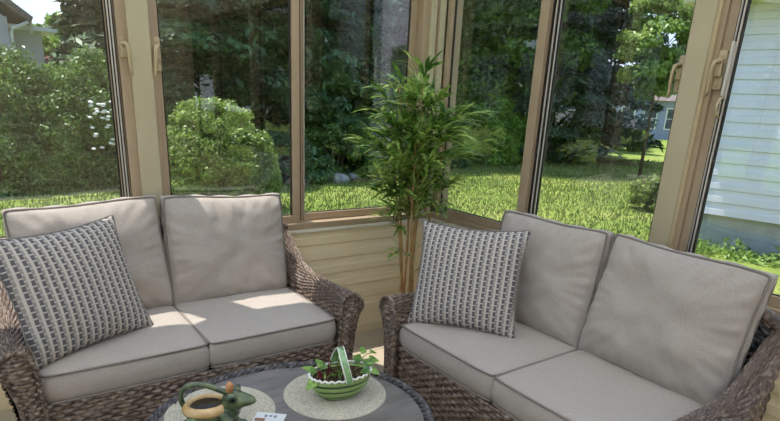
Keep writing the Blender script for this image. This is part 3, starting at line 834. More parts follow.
# ------------------------------------------------------------------ basket planter
bk = thing('basket_planter', 'green striped ceramic basket planter with white scalloped edge on placemat', 'planter', (.965, 1.612, TZ+.006), R(-6))
bk.scale = (.96, .96, 1.12)
b = MB(); prof = [(.001, 0), (.046, 0)]
for i in range(26):
    f = i/25; z = .002+f*.080; r = .054+.058*math.sin(f*PI/2)**.62+.003*math.sin(z/.022*2*PI)
    prof.append((r, z))
prof += [(.108, .082), (.098, .07), (.05, .045), (.001, .045)]
b.lathe(prof, 56, 1.1, .72); b.build('bowl', M['melon'], bk, True)
n = 200; pts = []
for k in range(n):
    a = 2*PI*k/n; r = .1135+.0025*math.cos(28*a)
    pts.append((r*1.1*math.cos(a), r*.72*math.sin(a), .083+.0038*abs(math.sin(14*a))))
MB().tube(pts, .0042, 8, closed=True).build('scalloped_edge', M['white_glaze'], bk, True)
MB().lathe([(.001, .076), (.06, .079), (.104, .074)], 40, 1.1, .72).build('potting_soil', M['soil'], bk)
ha = [(0.0+.012*math.sin(a*2), .084*math.cos(a), .074+.090*math.sin(a)) for a in np.linspace(0, PI, 26)]
MB().tube(ha, [(.0045, .0135)]*26, 10).build('basket_handle', M['mint'], bk, True)
for s_ in (1, -1):
    MB().tube([(x+.0125*s_, y, z+.0025) for x, y, z in ha], .0028, 6).build('handle_edge', M['white_glaze'], bk, True)

def leafblade(b, base, direction, nrm, L_, W_, droop=.3, seg=5, heart=False):
    d = Vector(direction).normalized(); n_ = Vector(nrm); n_ = (n_-d*n_.dot(d))
    if n_.length < 1e-4: n_ = Vector((0,0,1))-d*d.z
    n_.normalize(); s = d.cross(n_)
    prev = None; p = Vector(base)
    for i in range(seg+1):
        f = i/seg
        wv = (math.sin(PI*min(1, f*.93+.04))**.8)*W_*(1-.35*f) if not heart else W_*(math.sin(PI*(f**.55))**.9 if f < 1 else 0)
        dd = (d*(1-.0*f)+Vector((0,0,-1))*droop*f*1.2).normalized()
        a = b.bm.verts.new(p-s*wv*.5+n_*wv*.10); c_ = b.bm.verts.new(p); e_ = b.bm.verts.new(p+s*wv*.5+n_*wv*.10)
        if prev:
            b.bm.faces.new((prev[0], prev[1], c_, a)); b.bm.faces.new((prev[1], prev[2], e_, c_))
        prev = (a, c_, e_); p = p+dd*(L_/seg)
rr = random.Random(3)
vb = MB()
for base, dr, L_, W_ in [((-.105,-.02,.080), (-1,-.55,-.05), .065, .042), ((-.09,.03,.085), (-.9,.5,.5), .06, .036),
                   ((.07,-.03,.085), (.5,-.8,.3), .05, .038), ((.10,.0,.09), (1,.1,.35), .055, .045), ((.085,.04,.09), (.7,.7,.5), .05, .036),
                   ((.13,.02,.10), (1,-.1,-.1), .05, .042), ((.03,.05,.085), (.2,.9,.7), .06, .036), ((.11,-.03,.085), (.8,-.6,-.2), .045, .036),
                   ((-.05,.05,.085), (-.3,.9,.6), .055, .034), ((.15,.04,.115), (.9,.5,-.1), .04, .032), ((.12,.05,.11), (.3,.8,.5), .045, .03)]:
    leafblade(vb, base, dr, (0,-.3,1), L_, W_, .35, 6, True)
for i in range(26):
    a = rr.uniform(0, 2*PI); q = rr.uniform(.2, .95)
    leafblade(vb, (q*.10*math.cos(a), q*.06*math.sin(a), .078), (rr.uniform(-1,1), rr.uniform(-1,1), rr.uniform(.3,1)), (0,0,1), rr.uniform(.015,.03), .008, .2, 3)
for pp in ([(.06,0,.078),(.09,.01,.11),(.125,.03,.118),(.155,.04,.115)], [(-.06,.01,.078),(-.08,.02,.095),(-.10,-.01,.085)]):
    vb.tube(pp, .0016, 6)
vb.build('vine_leaves', M['lf_vine'], bk, True)
vb = MB()
leafblade(vb, (-.035,.01,.078), (-.15,.1,1), (1,-.6,0), .085, .036, .0, 6); leafblade(vb, (-.055,-.005,.078), (.1,.2,1), (1,-1,0), .05, .026, 0, 6)
leafblade(vb, (-.085,-.01,.078), (-.4,0,1), (.6,-1,.4), .035, .030, 0, 5)
vb.build('burgundy_leaf', M['burgundy'], bk, True)

# ------------------------------------------------------------------ bamboo plant
bp_ = thing('bamboo_plant', 'tall potted bamboo with slim canes standing in the window corner', 'plant', (2.06, 2.66, 0))
MB().lathe([(.001, 0), (.105, 0), (.12, .02), (.14, .24), (.145, .25), (.128, .25), (.12, .225), (.001, .225)], 32).build('pot', M['wickerleg'], bp_, True)
MB().lathe([(.001, .23), (.12, .226)], 24).build('potting_soil', M['soil'], bp_)
rr = random.Random(12); canes = []
for i, (bx, by, tx, ty, hh) in enumerate([(-.055,-.02,-.15,.04,1.40), (-.02,.03,-.06,.10,1.58), (.0,-.05,-.02,-.06,1.63), (.035,.0,.10,.02,1.53), (.065,-.02,.20,-.06,1.42), (.03,.06,.07,.14,1.50), (-.03,-.06,-.10,-.13,1.36)]):
    pts = []; rs = []
    for j in range(25):
        f = j/24; pts.append((bx+(tx-bx)*f**1.6+.006*math.sin(f*9+i), by+(ty-by)*f**1.6+.006*math.cos(f*8+i), .2+(hh-.2)*f))
        rs.append(.0095*(1-.72*f)+(.0022 if j % 4 == 0 else 0))
    canes.append(pts)
    MB().tube(pts, rs, 8).build('cane', M['cane'], bp_, True)
fb = MB()
def spray(p, out, n_, L0):
    """a twig with a fan of blades"""
    out = Vector(out).normalized(); p = Vector(p)
    tip = p+out*rr.uniform(.05, .13)+Vector((0,0,rr.uniform(0,.06)))
    fb.tube([p, p.lerp(tip, .5)+Vector((0,0,.01)), tip], [.0022, .0018, .0012], 4)
    for k_ in range(n_):
        f = k_/max(1, n_-1); bpnt = p.lerp(tip, .3+.7*f)
        d = (out*(.6+f)+Vector((rr.uniform(-1,1), rr.uniform(-1,1), rr.uniform(-.25,.85)))*.75)
        # keep clear of the window walls
        Lq = L0*rr.uniform(.7, 1.15); e_ = bpnt+d.normalized()*Lq
        if e_.x > .42: d.x -= (e_.x-.42)/Lq*1.4
        if e_.y > .32: d.y -= (e_.y-.32)/Lq*1.4
        leafblade(fb, bpnt, d, (rr.uniform(-.4,.4), rr.uniform(-.4,.4), 1), Lq, rr.uniform(.022, .032), rr.uniform(.2, .8), 5)
for ci, pts in enumerate(canes):
    for j, p in enumerate(pts):
        z = p[2]
        if z < .80: continue
        dens = (3 if j % 2 else 2) if z > .95 else 1
        for _ in range(dens):
            a = rr.uniform(0, 2*PI); el_ = rr.uniform(-.3, .7)
            spray(p, (math.cos(a), math.sin(a), el_), rr.randint(3, 5), .175)
for (x, y, z, n_) in ((-.10,-.05,.80,5), (-.06,.0,.62,5), (-.10,-.06,.62,4), (.06,-.03,.50,3), (.08,-.05,.66,4), (-.12,-.02,.92,5), (-.16,-.03,1.0,5), (-.15,-.03,.86,4)):
    spray((x*.5, y*.5, z), (-1 if x < 0 else .7, -.5, .0), n_, .13)
# long side branches that widen the crown
for a, z, ln in ((200, 1.05, .20), (215, 1.18, .22), (185, 1.0, .17), (230, 1.3, .20), (325, 1.2, .22), (300, 1.05, .18), (340, 1.35, .20), (250, 1.15, .20), (275, 1.3, .2), (170, 1.22, .2), (195, 1.38, .18), (310, 1.42, .18), (260, 1.5, .15), (225, 1.52, .14)):
    d = Vector((math.cos(R(a)), math.sin(R(a)), .35)); s0 = Vector((0, 0, z-.08)); e_ = s0+d*ln
    fb.tube([s0, e_], [.003, .0018], 5)
    for f in (.45, .65, .85, 1.0): spray(s0.lerp(e_, f), d, 5, .17)
fb.build('foliage', M['lf_bamboo'], bp_, True)

# ------------------------------------------------------------------ outdoors: ground
g = bmesh.new()
me = bpy.data.meshes.new('ground')
X, Y = np.meshgrid(np.linspace(-60, 110, 120), np.linspace(-60, 110, 120), indexing='ij')
dd = np.hypot(X, Y)
Z = ZG+np.clip((dd-14)/60, 0, 1)*.25*np.sin(X*.13)*np.cos(Y*.11)
me = npmesh('ground', np.stack([X, Y, Z], 2).reshape(-1, 3), grid_faces(120, 120), None, True)
struct(link('ground', me, M['lawn']))
# grass blades on the part of the lawn the windows look at
nb = 90000
az = np.radians(rng.uniform(-4, 66, nb)); di = 5.0+22*rng.random(nb)**1.15
bx = np.sin(az)*di; by = np.cos(az)*di
keep = ~((bx < 3.4) & (by < 3.7)); bx, by, di = bx[keep], by[keep], di[keep]; nb = len(bx)
hh = rng.uniform(.03, .07, nb)*(.7+di/22); ww = .006*(1+di/7); th = rng.uniform(0, 2*PI, nb)
dx, dy = np.cos(th)*ww, np.sin(th)*ww; lx, ly = rng.normal(0, .025, nb), rng.normal(0, .025, nb)
p0 = np.stack([bx-dx, by-dy, np.full(nb, ZG-.02)], 1); p1 = np.stack([bx+dx, by+dy, np.full(nb, ZG-.02)], 1); p2 = np.stack([bx+lx, by+ly, ZG+hh], 1)
me = npmesh('grass', np.stack([p0, p1, p2], 1).reshape(-1, 3), np.arange(nb*3).reshape(-1, 3))
tag(link('grass', me, M['grassblade']), 'mown green grass blades covering the lawn outside the windows', 'grass', kind='stuff')

# ------------------------------------------------------------------ foliage
def leaves(name, P, Nn, size, m, parent, spread=.7, aspect=1.6, up=.3, r=None):
    """one quad leaf per point, facing loosely along Nn"""
    r = r or rng
    n_ = len(P); nn = Nn+r.normal(0, spread, (n_, 3)); nn[:, 2] += up
    nn /= np.linalg.norm(nn, axis=1, keepdims=True)+1e-9
    a = np.cross(nn, r.normal(0, 1, (n_, 3))); a /= np.linalg.norm(a, axis=1, keepdims=True)+1e-9; b_ = np.cross(nn, a)
    s = size*r.uniform(.6, 1.3, (n_, 1))
    q = np.stack([P-a*s*aspect*.5, P+b_*s*.42+nn*s*.08, P+a*s*aspect*.5, P-b_*s*.42+nn*s*.08], 1)
    me = npmesh(name, q.reshape(-1, 3), np.arange(n_*4).reshape(-1, 4))
    return link(name, me, m, parent)
def clump_points(n, W_, D_, H_, z0, nc, cr, power=2.2, inner=.25):
    """points on many small balls spread over a big superellipsoid"""
    v = rng.normal(0, 1, (nc, 3)); v /= np.linalg.norm(v, axis=1, keepdims=True)
    v[:, 2] = np.abs(v[:, 2])*1.0-.0
    rad = rng.uniform(1-inner*2, 1, (nc, 1))
    f = (np.abs(v)**power).sum(1, keepdims=True)**(-1/power)
    rad = rng.uniform(1-inner*.6, 1, (nc, 1))
    C = v*f*rad*np.array([W_/2, D_/2, H_]); C[:, 2] = C[:, 2]*.98+z0
    C[nc//2:, 2] = z0+rng.uniform(.02, .75, nc-nc//2)*H_*.9*(1-.0*rad[nc//2:, 0])
    hz = np.clip((C[nc//2:, 2]-z0)/H_, 0, 1); an = rng.uniform(0, 2*PI, nc-nc//2); k_ = np.sqrt(1-hz**2.5)*rng.uniform(.7, 1, nc-nc//2)
    C[nc//2:, 0] = np.cos(an)*k_*W_/2; C[nc//2:, 1] = np.sin(an)*k_*D_/2
    ci = rng.integers(0, nc, n); u_ = rng.normal(0, 1, (n, 3)); u_ /= np.linalg.norm(u_, axis=1, keepdims=True)
    crr = cr*rng.uniform(.7, 1.2, nc)
    P = C[ci]+u_*crr[ci][:, None]*(rng.random((n, 1))**.33)*np.array([1, 1, .8])
    P[:, 2] = np.maximum(P[:, 2], z0+.02)
    return P, u_
def shrub(name, x, y, W_, D_, H_, m, label, n=16000, size=.06, nc=90, cr=.3, cat='shrub', group=None, z=ZG, flowers=0):
    t = thing(name, label, cat, (x, y, z), 0, group)
    P, U_ = clump_points(n, W_, D_, H_-cr*.6, .0, nc, cr)
    leaves('foliage', P, U_, size, m, t)
    b = MB(); q = random.Random(int(x*100+y))
    for i in range(6):
        a = q.uniform(0, 2*PI); b.tube([(0.05*math.cos(a), .05*math.sin(a), -.05), (W_*.12*math.cos(a), D_*.12*math.sin(a), H_*.4), (W_*.3*math.cos(a), D_*.3*math.sin(a), H_*.75)], [.03, .02, .01], 6)
    b.build('stem', M['bark'], t, True)
    return t
def tree(name, x, y, H_, W_, m, label, n=30000, size=.16, crown0=.2, nc=140, cr=None, trunk=.18, cat='tree', group=None):
    t = thing(name, label, cat, (x, y, ZG), 0, group)
    cr = cr or W_*.13
    ch = H_*(1-crown0)
    # full crown: upper and lower half
    v = rng.normal(0, 1, (nc, 3)); v /= np.linalg.norm(v, axis=1, keepdims=True)
    C = v*np.array([W_/2, W_/2, ch/2])*rng.uniform(.55, .93, (nc, 1)); C[:, 2] += H_*crown0+ch/2
    ci = rng.integers(0, nc, n); u_ = rng.normal(0, 1, (n, 3)); u_ /= np.linalg.norm(u_, axis=1, keepdims=True)
    P = C[ci]+u_*cr*rng.uniform(.6, 1.1, nc)[ci][:, None]*(rng.random((n, 1))**.33)*np.array([1.15, 1.15, .7])
    leaves('foliage', P, u_, size, m, t)
    b = MB(); b.tube([(0, 0, -.1), (.05, .03, H_*.3), (0, .08, H_*.6), (.05, 0, H_*.85)], [trunk*1.15, trunk*.8, trunk*.5, trunk*.15], 10)
    for i in range(0, nc, max(1, nc//14)):
        c_ = C[i]; zb = max(H_*.15, c_[2]-W_*.25); b.tube([(.03, .04, zb), (c_[0]*.5, c_[1]*.5, (zb+c_[2])/2+.1), tuple(c_)], [trunk*.35, trunk*.2, trunk*.08], 6)
    b.build('trunk', M['bark'], t, True)
    return t
def conifer(name, x, y, H_, W_, m, label, n=30000, size=.14, base=.0, tiers=18, group=None, droop=.35, trunk=.2):
    t = thing(name, label, 'tree', (x, y, ZG), 0, group)
    # boughs: each a drooping spray; needles scattered along it
    nbh = tiers*11
    zb = base+(H_-base)*(rng.random(nbh)**1.15)*.97; an = rng.uniform(0, 2*PI, nbh)
    Lb = (1-(zb-base)/(H_-base))**.8*W_/2*rng.uniform(.75, 1.1, nbh)+.15
    bi = rng.integers(0, nbh, n); wgt = rng.random(n)**.6
    rad = Lb[bi]*wgt
    side = rng.normal(0, 1, n)*(.10+.16*Lb[bi]*(1-wgt*.6)); th = an[bi]
    px = np.cos(th)*rad-np.sin(th)*side; py = np.sin(th)*rad+np.cos(th)*side
    pz = zb[bi]-droop*rad+.12*rad**2/np.maximum(Lb[bi], .3)+rng.normal(0, .07, n)-np.abs(side)*.25
    P = np.stack([px, py, np.maximum(pz, .05)], 1); Nn = np.stack([np.cos(th)*.5, np.sin(th)*.5, np.full(n, .9)], 1)
    leaves('foliage', P, Nn, size, m, t, spread=.45, aspect=2.4, up=.1)
    b = MB().tube([(0, 0, -.1), (.02, .02, H_*.5), (0, 0, H_*.97)], [trunk, trunk*.6, .02], 10)
    for i in range(0, nbh, 4):
        b.tube([(0, 0, zb[i]), (math.cos(an[i])*Lb[i]*.8, math.sin(an[i])*Lb[i]*.8, max(.1, zb[i]-droop*Lb[i]*.7))], [.03, .01], 5)
    b.build('trunk', M['bark'], t, True)
    return t
def pol(azd, dist): return math.sin(R(azd))*dist, math.cos(R(azd))*dist

# hedge on the left
x, y = pol(0.5, 13.2); shrub('hedge_shrub', x, y, 3.4, 2.2, 2.75, M['lf_hedge'], 'tall leafy green shrub below the grey house gable', 75000, .05, 300, .30)
x, y = pol(9.0, 13.6); shrub('hedge_shrub', x, y, 3.1, 2.2, 2.70, M['lf_hedge'], 'tall leafy green shrub with white blossoms and modelled glints beside the tan window post', 70000, .05, 300, .30)
x, y = pol(-13, 11.8); shrub('hedge_shrub', x, y, 3.6, 2.2, 2.6, M['lf_hedge'], 'tall leafy green shrub at the far end of the hedge', 22000, .08, 100, .42)
fl = bpy.data.objects['hedge_shrub.001']
b = MB(); q = random.Random(5)
for i in range(60):
    az_, zz_ = q.uniform(8.2, 12.2), q.uniform(.75, 1.65)
    d_ = q.uniform(12.25, 12.45); px, py = pol(az_, d_)
    b.ball((px-fl.location.x, py-fl.location.y, zz_), (.045, .04, .022), 6)
b.build('blossom_glint', M['flower_glint'], fl, True)  # white balls serve as blossoms and as glints on the leaves
x, y = pol(18.6, 10.3); shrub('round_bush', x, y, 2.0, 1.95, 1.93, M['lf_round'], 'rounded yellow green bush on the lawn just right of the tan window post', 150000, .036, 800, .15)
# dark conifers beyond
for i, (a, d, H_, W_, lab) in enumerate([
        (11.2, 17.5, 10, 3.6, 'dark evergreen tree rising directly left of the tan window post'),
        (16.5, 15.0, 10, 5.6, 'dark evergreen tree behind the upper left edge of the round bush'),
        (22.5, 16.0, 10, 5.4, 'dark evergreen tree straight above the round bush'),
        (27.8, 17.5, 11, 5.6, 'dark evergreen tree behind the mullion between the front windows'),
        (33.2, 19.0, 11, 6.0, 'dark evergreen tree behind the top of the bamboo plant')]):
    x, y = pol(a, d); conifer('evergreen_tree', x, y, H_, W_, M['lf_conifer'], lab, 60000, .12, group='evergreens behind the front windows')
# low dark shrubs and rocks under them
for a, d, W_, H_, lab in ((14.2, 12.9, 1.6, 1.7, 'small glossy shrub between round bush and tan post'), (25.3, 13.9, 2.2, 1.1, 'low dark shrub right of the round bush by the rocks'), (29.9, 15.0, 2.6, 1.5, 'low dark shrub right of the mullion above the rocks'), (34.5, 16.8, 3.0, 1.5, 'low dark shrub seen through the bamboo leaves')):
    x, y = pol(a, d); shrub('low_shrub', x, y, W_, W_*.8, H_, M['lf_mid'] if a != 25.3 else M['lf_conifer'], lab, 12000, .07, 60, .22)
def rock(x, y, r, lab, sd_):
    b = MB(); b.ball((0, 0, 0), (r, r*.75, r*.55), 20)
    for v in b.bm.verts: v.co *= 1+.25*noise.noise(v.co*3/r*.5+Vector((sd_, 0, 0)))
    o = b.build('rock', M['rock'], None, True, (x, y, ZG+r*.2)); tag(o, lab, 'rock', 'rocks at the edge of the bed')
for i, (a, d, r, lab) in enumerate(((26.3, 13.2, .26, 'pale rock at the lawn edge right of the round bush'), (27.6, 13.6, .20, 'small pale rock just left of the mullion'), (30.3, 13.9, .30, 'grey rock at the lawn edge right of the mullion'), (31.8, 14.4, .22, 'smaller grey rock beside the bamboo leaves'))):
    x, y = pol(a, d); rock(x, y, r, lab, i*3.1)

# right hand side: broadleaf trees, low shrubs, spruces
for a, d, H_, W_, mm, lab in (
        (39.0, 23.0, 13, 9.5, 'lf_mid', 'broad green tree directly right of the corner post'),
        (44.5, 22.5, 12, 8.5, 'lf_mid', 'broad green tree at the left side of the lawn mullion'),
        (36.0, 30.0, 15, 9.0, 'lf_mid', 'broad green tree furthest back behind the corner')):
    x, y = pol(a, d); tree('broadleaf_tree', x, y, H_, W_, M[mm], lab, 80000, .13, .10, 320, cr=.75)
for a, d, W_, H_, lab in ((38.2, 19.8, 4.2, 2.9, 'bright green bushy shrub behind the bamboo at the lawn edge'), (42.6, 20.3, 4.0, 3.0, 'bright green bushy shrub in the middle of the first lawn pane'), (46.2, 21.8, 3.4, 2.4, 'bright green bushy shrub next to the lawn mullion')):
    x, y = pol(a, d); shrub('bushy_shrub', x, y, W_, W_*.7, H_, M['lf_low'], lab, 45000, .075, 200, .36)
for a, d, H_, W_, bs, lab in ((49.2, 23.5, 15, 5.6, .9, 'dark spruce directly right of the lawn mullion'), (53.0, 25.5, 16, 6.2, 1.2, 'dark spruce with a bare lower trunk near the middle of the lawn'), (47.0, 30, 15, 6.0, .4, 'dark spruce furthest back behind the lawn mullion'), (50.8, 33.0, 15, 5.0, 1.0, 'narrow dark spruce furthest back between the two nearer spruces')):
    x, y = pol(a, d); conifer('spruce_tree', x, y, H_, W_, M['lf_spruce'], lab, 60000, .14, base=bs, tiers=20, droop=.3, trunk=.28)
x, y = pol(52.6, 22.6); shrub('shade_shrub', x, y, 1.6, 1.2, 1.0, M['lf_conifer'], 'dark little shrub under the spruces', 6000, .08, 40, .2)
x, y = pol(58.9, 20.0); tree('light_tree', x, y, 6.3, 2.6, M['lf_light'], 'light green airy tree left of the right hand window post', 22000, .09, .34, 130, cr=.34, trunk=.05)
x, y = pol(57.6, 34.0); shrub('garden_shrub', x, y, 2.4, 1.8, 1.6, M['lf_round'], 'yellow green round shrub in front of the far blue house', 9000, .09, 50, .25)
x, y = pol(60.2, 13.0); shrub('garden_shrub', x, y, .7, .7, .85, M['lf_round'], 'small round green bush beside the right hand window post', 9000, .045, 50, .15)
# mulch ring round the light tree
x, y = pol(57.2, 24.6); o = MB().lathe([(.001, .05), (.7, .045), (.95, 0)], 32, 1, 1).build('mulch_bed', M['mulch'], None, True, (x, y, ZG+.02)); tag(o, 'brown ring of mulch on the lawn near the spruces', 'mulch bed')
x, y = pol(27.5, 15.4); o = MB().lathe([(.001, .07), (2.0, .055), (2.7, 0)], 40, 1.1, .6).build('mulch_bed', M['mulch'], None, True, (x, y, ZG+.02), (0, 0, R(-27))); tag(o, 'dark mulch bed below the evergreens', 'mulch bed')

# distant trees behind the left side and to close the horizon
x, y = pol(5.6, 31); tree('distant_tree', x, y, 5.0, 4.8, M['lf_low'], 'round green tree between the grey house and the dark evergreen', 16000, .2, .05, 90)
x, y = pol(-9, 34); tree('distant_tree', x, y, 8, 8, M['lf_mid'], 'green tree hidden mostly by the grey house', 9000, .3, .1, 60)
for a, d, H_, W_ in ((62, 82, 9, 14), (72, 50, 9, 9), (42, 50, 13, 13), (28, 40, 12, 12), (50, 75, 10, 15)):
    x, y = pol(a, d); tree('distant_tree', x, y, H_, W_, M['lf_mid'], 'distant green tree %s' % {62:'farthest right', 72:'beyond the white house', 42:'behind the corner post', 28:'behind the evergreens', 50:'behind the spruces'}[a], 9000, .38, .02, 70)

# ------------------------------------------------------------------ neighbouring houses
def outdoor_window(parent, p0, ux, z0, z1, w_, out, cols=2):
    """window on a wall: p0 = one lower corner, ux = unit along wall, out = unit outwards"""
    p0 = Vector((p0[0], p0[1], 0)); ux = Vector((ux[0], ux[1], 0)); out = Vector((out[0], out[1], 0))
    ang = math.atan2(ux.y, ux.x); sg = 1 if Vector((-ux.y, ux.x, 0)).dot(out) > 0 else -1
    W_ = empty('window', p0, ang, parent)
    def bx(b, a0, a1, d0, d1, q0, q1): b.box(a0, a1, min(sg*d0, sg*d1), max(sg*d0, sg*d1), q0, q1)
    b = MB(); t_ = .09
    bx(b, -t_, 0, 0, .05, z0-t_, z1+t_); bx(b, w_, w_+t_, 0, .05, z0-t_, z1+t_); bx(b, 0, w_, 0, .05, z0-t_, z0); bx(b, 0, w_, 0, .05, z1, z1+t_)
    for c_ in range(1, cols): bx(b, w_*c_/cols-.035, w_*c_/cols+.035, 0, .045, z0, z1)
    bx(b, 0, w_, 0, .035, (z0+z1)/2-.02, (z0+z1)/2+.02)
    b.build('window_frame', M['winwhite'], W_)
    b = MB(); bx(b, 0, w_, .005, .02, z0, z1); b.build('window_pane', M['darkpane'], W_)

# white sided house to the right
hw = thing('white_house', 'white sided single storey house seen through the rightmost window', 'house')
A0 = Vector((8.95, 4.6, 0)); ud = Vector((.219, -.976, 0)); od = Vector((-.976, -.219, 0)); A1 = A0+ud*15.5
lap_siding('siding', A0, A1, .10, 3.02, .19, .026, M['siding_white'], hw, od, thick=.1)
b = MB(); pf = [A0-od*.05, A1-od*.05, A1-od*7, A0-od*7]
b.prism([(p.x, p.y, ZG-.2) for p in pf], (0, 0, .3+ZG*-1+.2)); b.build('foundation', M['concrete'], hw)
b = MB(); pf2 = [A0-od*.11, A1-od*.11, A1-od*6.9, A0-od*6.9]
b.prism([(p.x, p.y, .1) for p in pf2], (0, 0, 2.92)); b.build('house_body', M['siding_white'], hw)
pf = [A0+od*.45-ud*.4, A1+od*.45+ud*.4, A1-od*7.4+ud*.4, A0-od*7.4-ud*.4]
b = MB(); b.prism([(p.x, p.y, 3.02) for p in pf], (0, 0, .10)); b.build('soffit', M['soffit'], hw)
b = MB(); b.prism([((A0+od*.46).x, (A0+od*.46).y, 3.12), ((A0+od*.56).x, (A0+od*.56).y, 3.12), ((A0+od*.58).x, (A0+od*.58).y, 3.24), ((A0+od*.46).x, (A0+od*.46).y, 3.24)], A1-A0); b.build('gutter', M['winwhite'], hw)
r0, r1 = A0-ud*.4, A1+ud*.4
b = MB(); b.prism([((r0+od*.5).x, (r0+od*.5).y, 3.13), ((r0-od*3.5).x, (r0-od*3.5).y, 5.2), ((r0-od*7.5).x, (r0-od*7.5).y, 3.13)], r1-r0); b.build('roof', M['roofing'], hw)
outdoor_window(hw, A0+ud*11.6+od*.02, ud, 1.1, 2.4, 1.3, od); outdoor_window(hw, A0+ud*6.9+od*.02, ud, 1.1, 2.4, 1.3, od)
B0 = A0+ud*15.6+od*.9; B1 = A0+ud*20.4+od*.9  # taller wing out of view, added only for the window reflections
lap_siding('unseen_wing_siding', B0, B1, ZG, 6.2, .15, .022, M['siding_white'], hw, od, thick=.1)
b = MB(); b.prism([(p.x, p.y, ZG) for p in (B0-od*.11, B1-od*.11, B1-od*7, B0-od*7)], (0, 0, 6.2-ZG)); b.build('unseen_wing_body', M['siding_white'], hw)
q0, q1 = B0-ud*.4, B1+ud*.4
b = MB(); b.prism([((q0+od*.5).x, (q0+od*.5).y, 6.2), ((q0-od*3.5).x, (q0-od*3.5).y, 8.6), ((q0-od*7.5).x, (q0-od*7.5).y, 6.2)], q1-q0); b.build('unseen_wing_roof', M['roofing'], hw)
outdoor_window(hw, B0+ud*.5+od*.02, ud, 1.0, 2.9, 1.9, od)
x, y = 13.8, -20.5; tree('reflection_tree', x, y, 10, 8.5, M['lf_mid'], 'broad tree beside the tall wing of the white house, added unseen for the window reflections', 14000, .28, .04, 110)  # added trees that keep bright sky out of the window reflections
x, y = 4.0, -17.0; tree('reflection_tree', x, y, 9, 8, M['lf_mid'], 'broad tree behind the sunroom, added unseen for the window reflections', 14000, .28, .04, 110)
x, y = -9.5, 8.5; tree('reflection_tree', x, y, 10, 7, M['lf_mid'], 'broad tree far off to the left beyond the sunroom, added unseen for the window reflections', 16000, .24, .03, 110)
x, y = -11.5, 15.5; tree('reflection_tree', x, y, 12, 8, M['lf_mid'], 'tallest tree far off beyond the left end of the hedge, added unseen for the window reflections', 16000, .26, .03, 110)
x, y = 9.8, -17.5; tree('reflection_tree', x, y, 10, 7, M['lf_mid'], 'broad tree between sunroom and tall wing, added unseen for the window reflections', 16000, .26, .03, 110)
x, y = -5.5, 14.5; tree('reflection_tree', x, y, 9, 6, M['lf_mid'], 'broad tree beyond the hedge to the left, added unseen for the window reflections', 16000, .24, .04, 110)
# weeds along its foundation
wp = [A0+ud*t_+od*(.45+.25*math.sin(t_*3)) for t_ in np.linspace(.2, 6, 10)]
for i, p in enumerate(wp):
    pass
n_ = 2600; tt = rng.uniform(0, 7, n_); oo = rng.uniform(.08, .7, n_)
base = np.array([A0.x, A0.y, 0])+tt[:, None]*np.array([ud.x, ud.y, 0])+oo[:, None]*np.array([od.x, od.y, 0])
hs = rng.uniform(.04, .30, n_)*(.4+.6*np.sin(tt*5)**2); base[:, 2] = ZG+rng.random(n_)*hs
leaves('weeds', base, np.tile([0, 0, 1.], (n_, 1)), .05, M['lf_light'], None, spread=1.2, aspect=2.6)
tag(bpy.data.objects['weeds'], 'straggly light green weeds along the white house foundation', 'weeds', kind='stuff')

# grey house on the left
hg = thing('grey_house', 'pale grey sided house with a brown roof above the hedge', 'house')
gx, gy = 1.15, 20.5     # right front corner
lap_siding('siding', (-9, gy), (gx, gy), ZG, 3.25, .14, .016, M['siding_grey'], hg, (0,-1), thick=.1)
MB().box(-9, gx, gy+.11, gy+8, ZG, 3.2).build('house_body', M['siding_grey'], hg)
b = MB(); b.prism([(-9, gy+.02, 3.2), (gx, gy+.02, 3.2), (gx-.35, gy+.02, 3.5), (-3.2, gy+.02, 6.6), (-9, gy+.02, 3.6)], (0, .1, 0)); b.build('gable', M['siding_grey'], hg)
b = MB(); b.prism([(gx+.55, gy-.35, 3.12), (gx+.62, gy-.35, 3.28), (-3.2, gy-.35, 7.1), (-9.6, gy-.35, 3.7), (-9.4, gy-.35, 3.5), (-3.2, gy-.35, 6.75)], (0, 8.8, 0)); b.build('roof', M['roofing'], hg)
MB().box(gx-.1, gx+1.25, gy+.3, gy+2.2, 2.98, 3.10).box(gx+.55, gx+.62, gy+.2, gy+.3, 2.9, 3.2).build('porch_eave', M['winwhite'], hg)
MB().box(gx+.05, gx+.85, gy+.6, gy+2.0, ZG, 3.0).build('porch_bay', M['siding_grey'], hg)
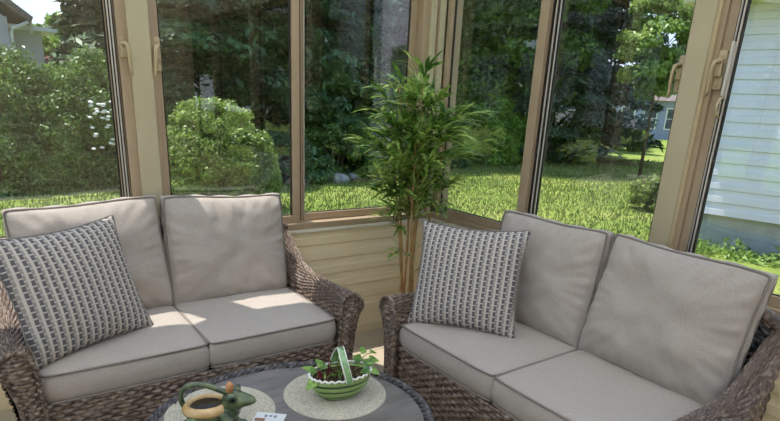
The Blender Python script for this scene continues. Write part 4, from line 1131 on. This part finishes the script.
MB().tube([(gx+.5, gy-.3, 3.15), (gx+.1, gy-.12, 2.95), (gx+.06, gy-.08, 2.8), (gx+.06, gy-.08, ZG)], .045, 8).build('downspout', M['winwhite'], hg, True)
# its garage roof behind
hr = thing('far_garage', 'distant low building with a pale slanted roof left of the evergreen', 'building', (3.4, 27, 0))
MB().prism([(-1.4, 0, 2.0), (1.3, 0, 3.35), (1.9, 0, 3.35), (3.4, 0, 2.7), (3.4, 0, 2.2), (-1.2, 0, 1.6)], (0, 4, 0)).build('roof', M['roof_pale'], hr)
MB().prism([(-1.5, -.1, 2.02), (1.3, -.1, 3.42), (1.3, -.1, 3.50), (-1.6, -.1, 2.08)], (0, 4.2, 0)).build('roof_trim', mat('brick_red_trim', rgb(150,92,84), .7), hr)
MB().box(-1.0, 3.2, .2, 3.8, ZG, 2.4).build('walls', M['siding_grey'], hr)
# far blue house on the right
x, y = pol(58.6, 52); hb = thing('blue_house', 'distant blue grey house with white windows beyond the lawn', 'house', (x, y, 0), R(-50))
lap_siding('siding', (-5, 0), (6, 0), ZG, 2.6, .2, .02, M['siding_blue'], hb, (0,-1), thick=.1)
MB().box(-5, 6, .11, 7, ZG, 2.6).build('house_body', M['siding_blue'], hb)
MB().prism([(-5.4, -.5, 2.6), (-5.4, 3.5, 5.0), (-5.4, 7.5, 2.6)], (11.8, 0, 0)).build('roof', M['roofing'], hb)
for q in (-3.6, -1.9, -.2, 1.5, 3.4): outdoor_window(hb, (q, -.02), (1, 0), .5, 2.0, .9, (0,-1), 2)
# ------------------------------------------------------------------ view
sc.view_settings.view_transform = 'Standard'; sc.view_settings.look = 'None'
sc.view_settings.exposure = 0.75; sc.view_settings.gamma = 1; sc.view_settings.use_curve_mapping = False
cy = sc.cycles
cy.max_bounces = 10; cy.diffuse_bounces = 5; cy.glossy_bounces = 4; cy.transparent_max_bounces = 16; cy.transmission_bounces = 6
cy.sample_clamp_indirect = 4; cy.use_denoising = True; cy.use_adaptive_sampling = False; cy.denoising_prefilter = 'ACCURATE'; cy.caustics_reflective = False; cy.caustics_refractive = False
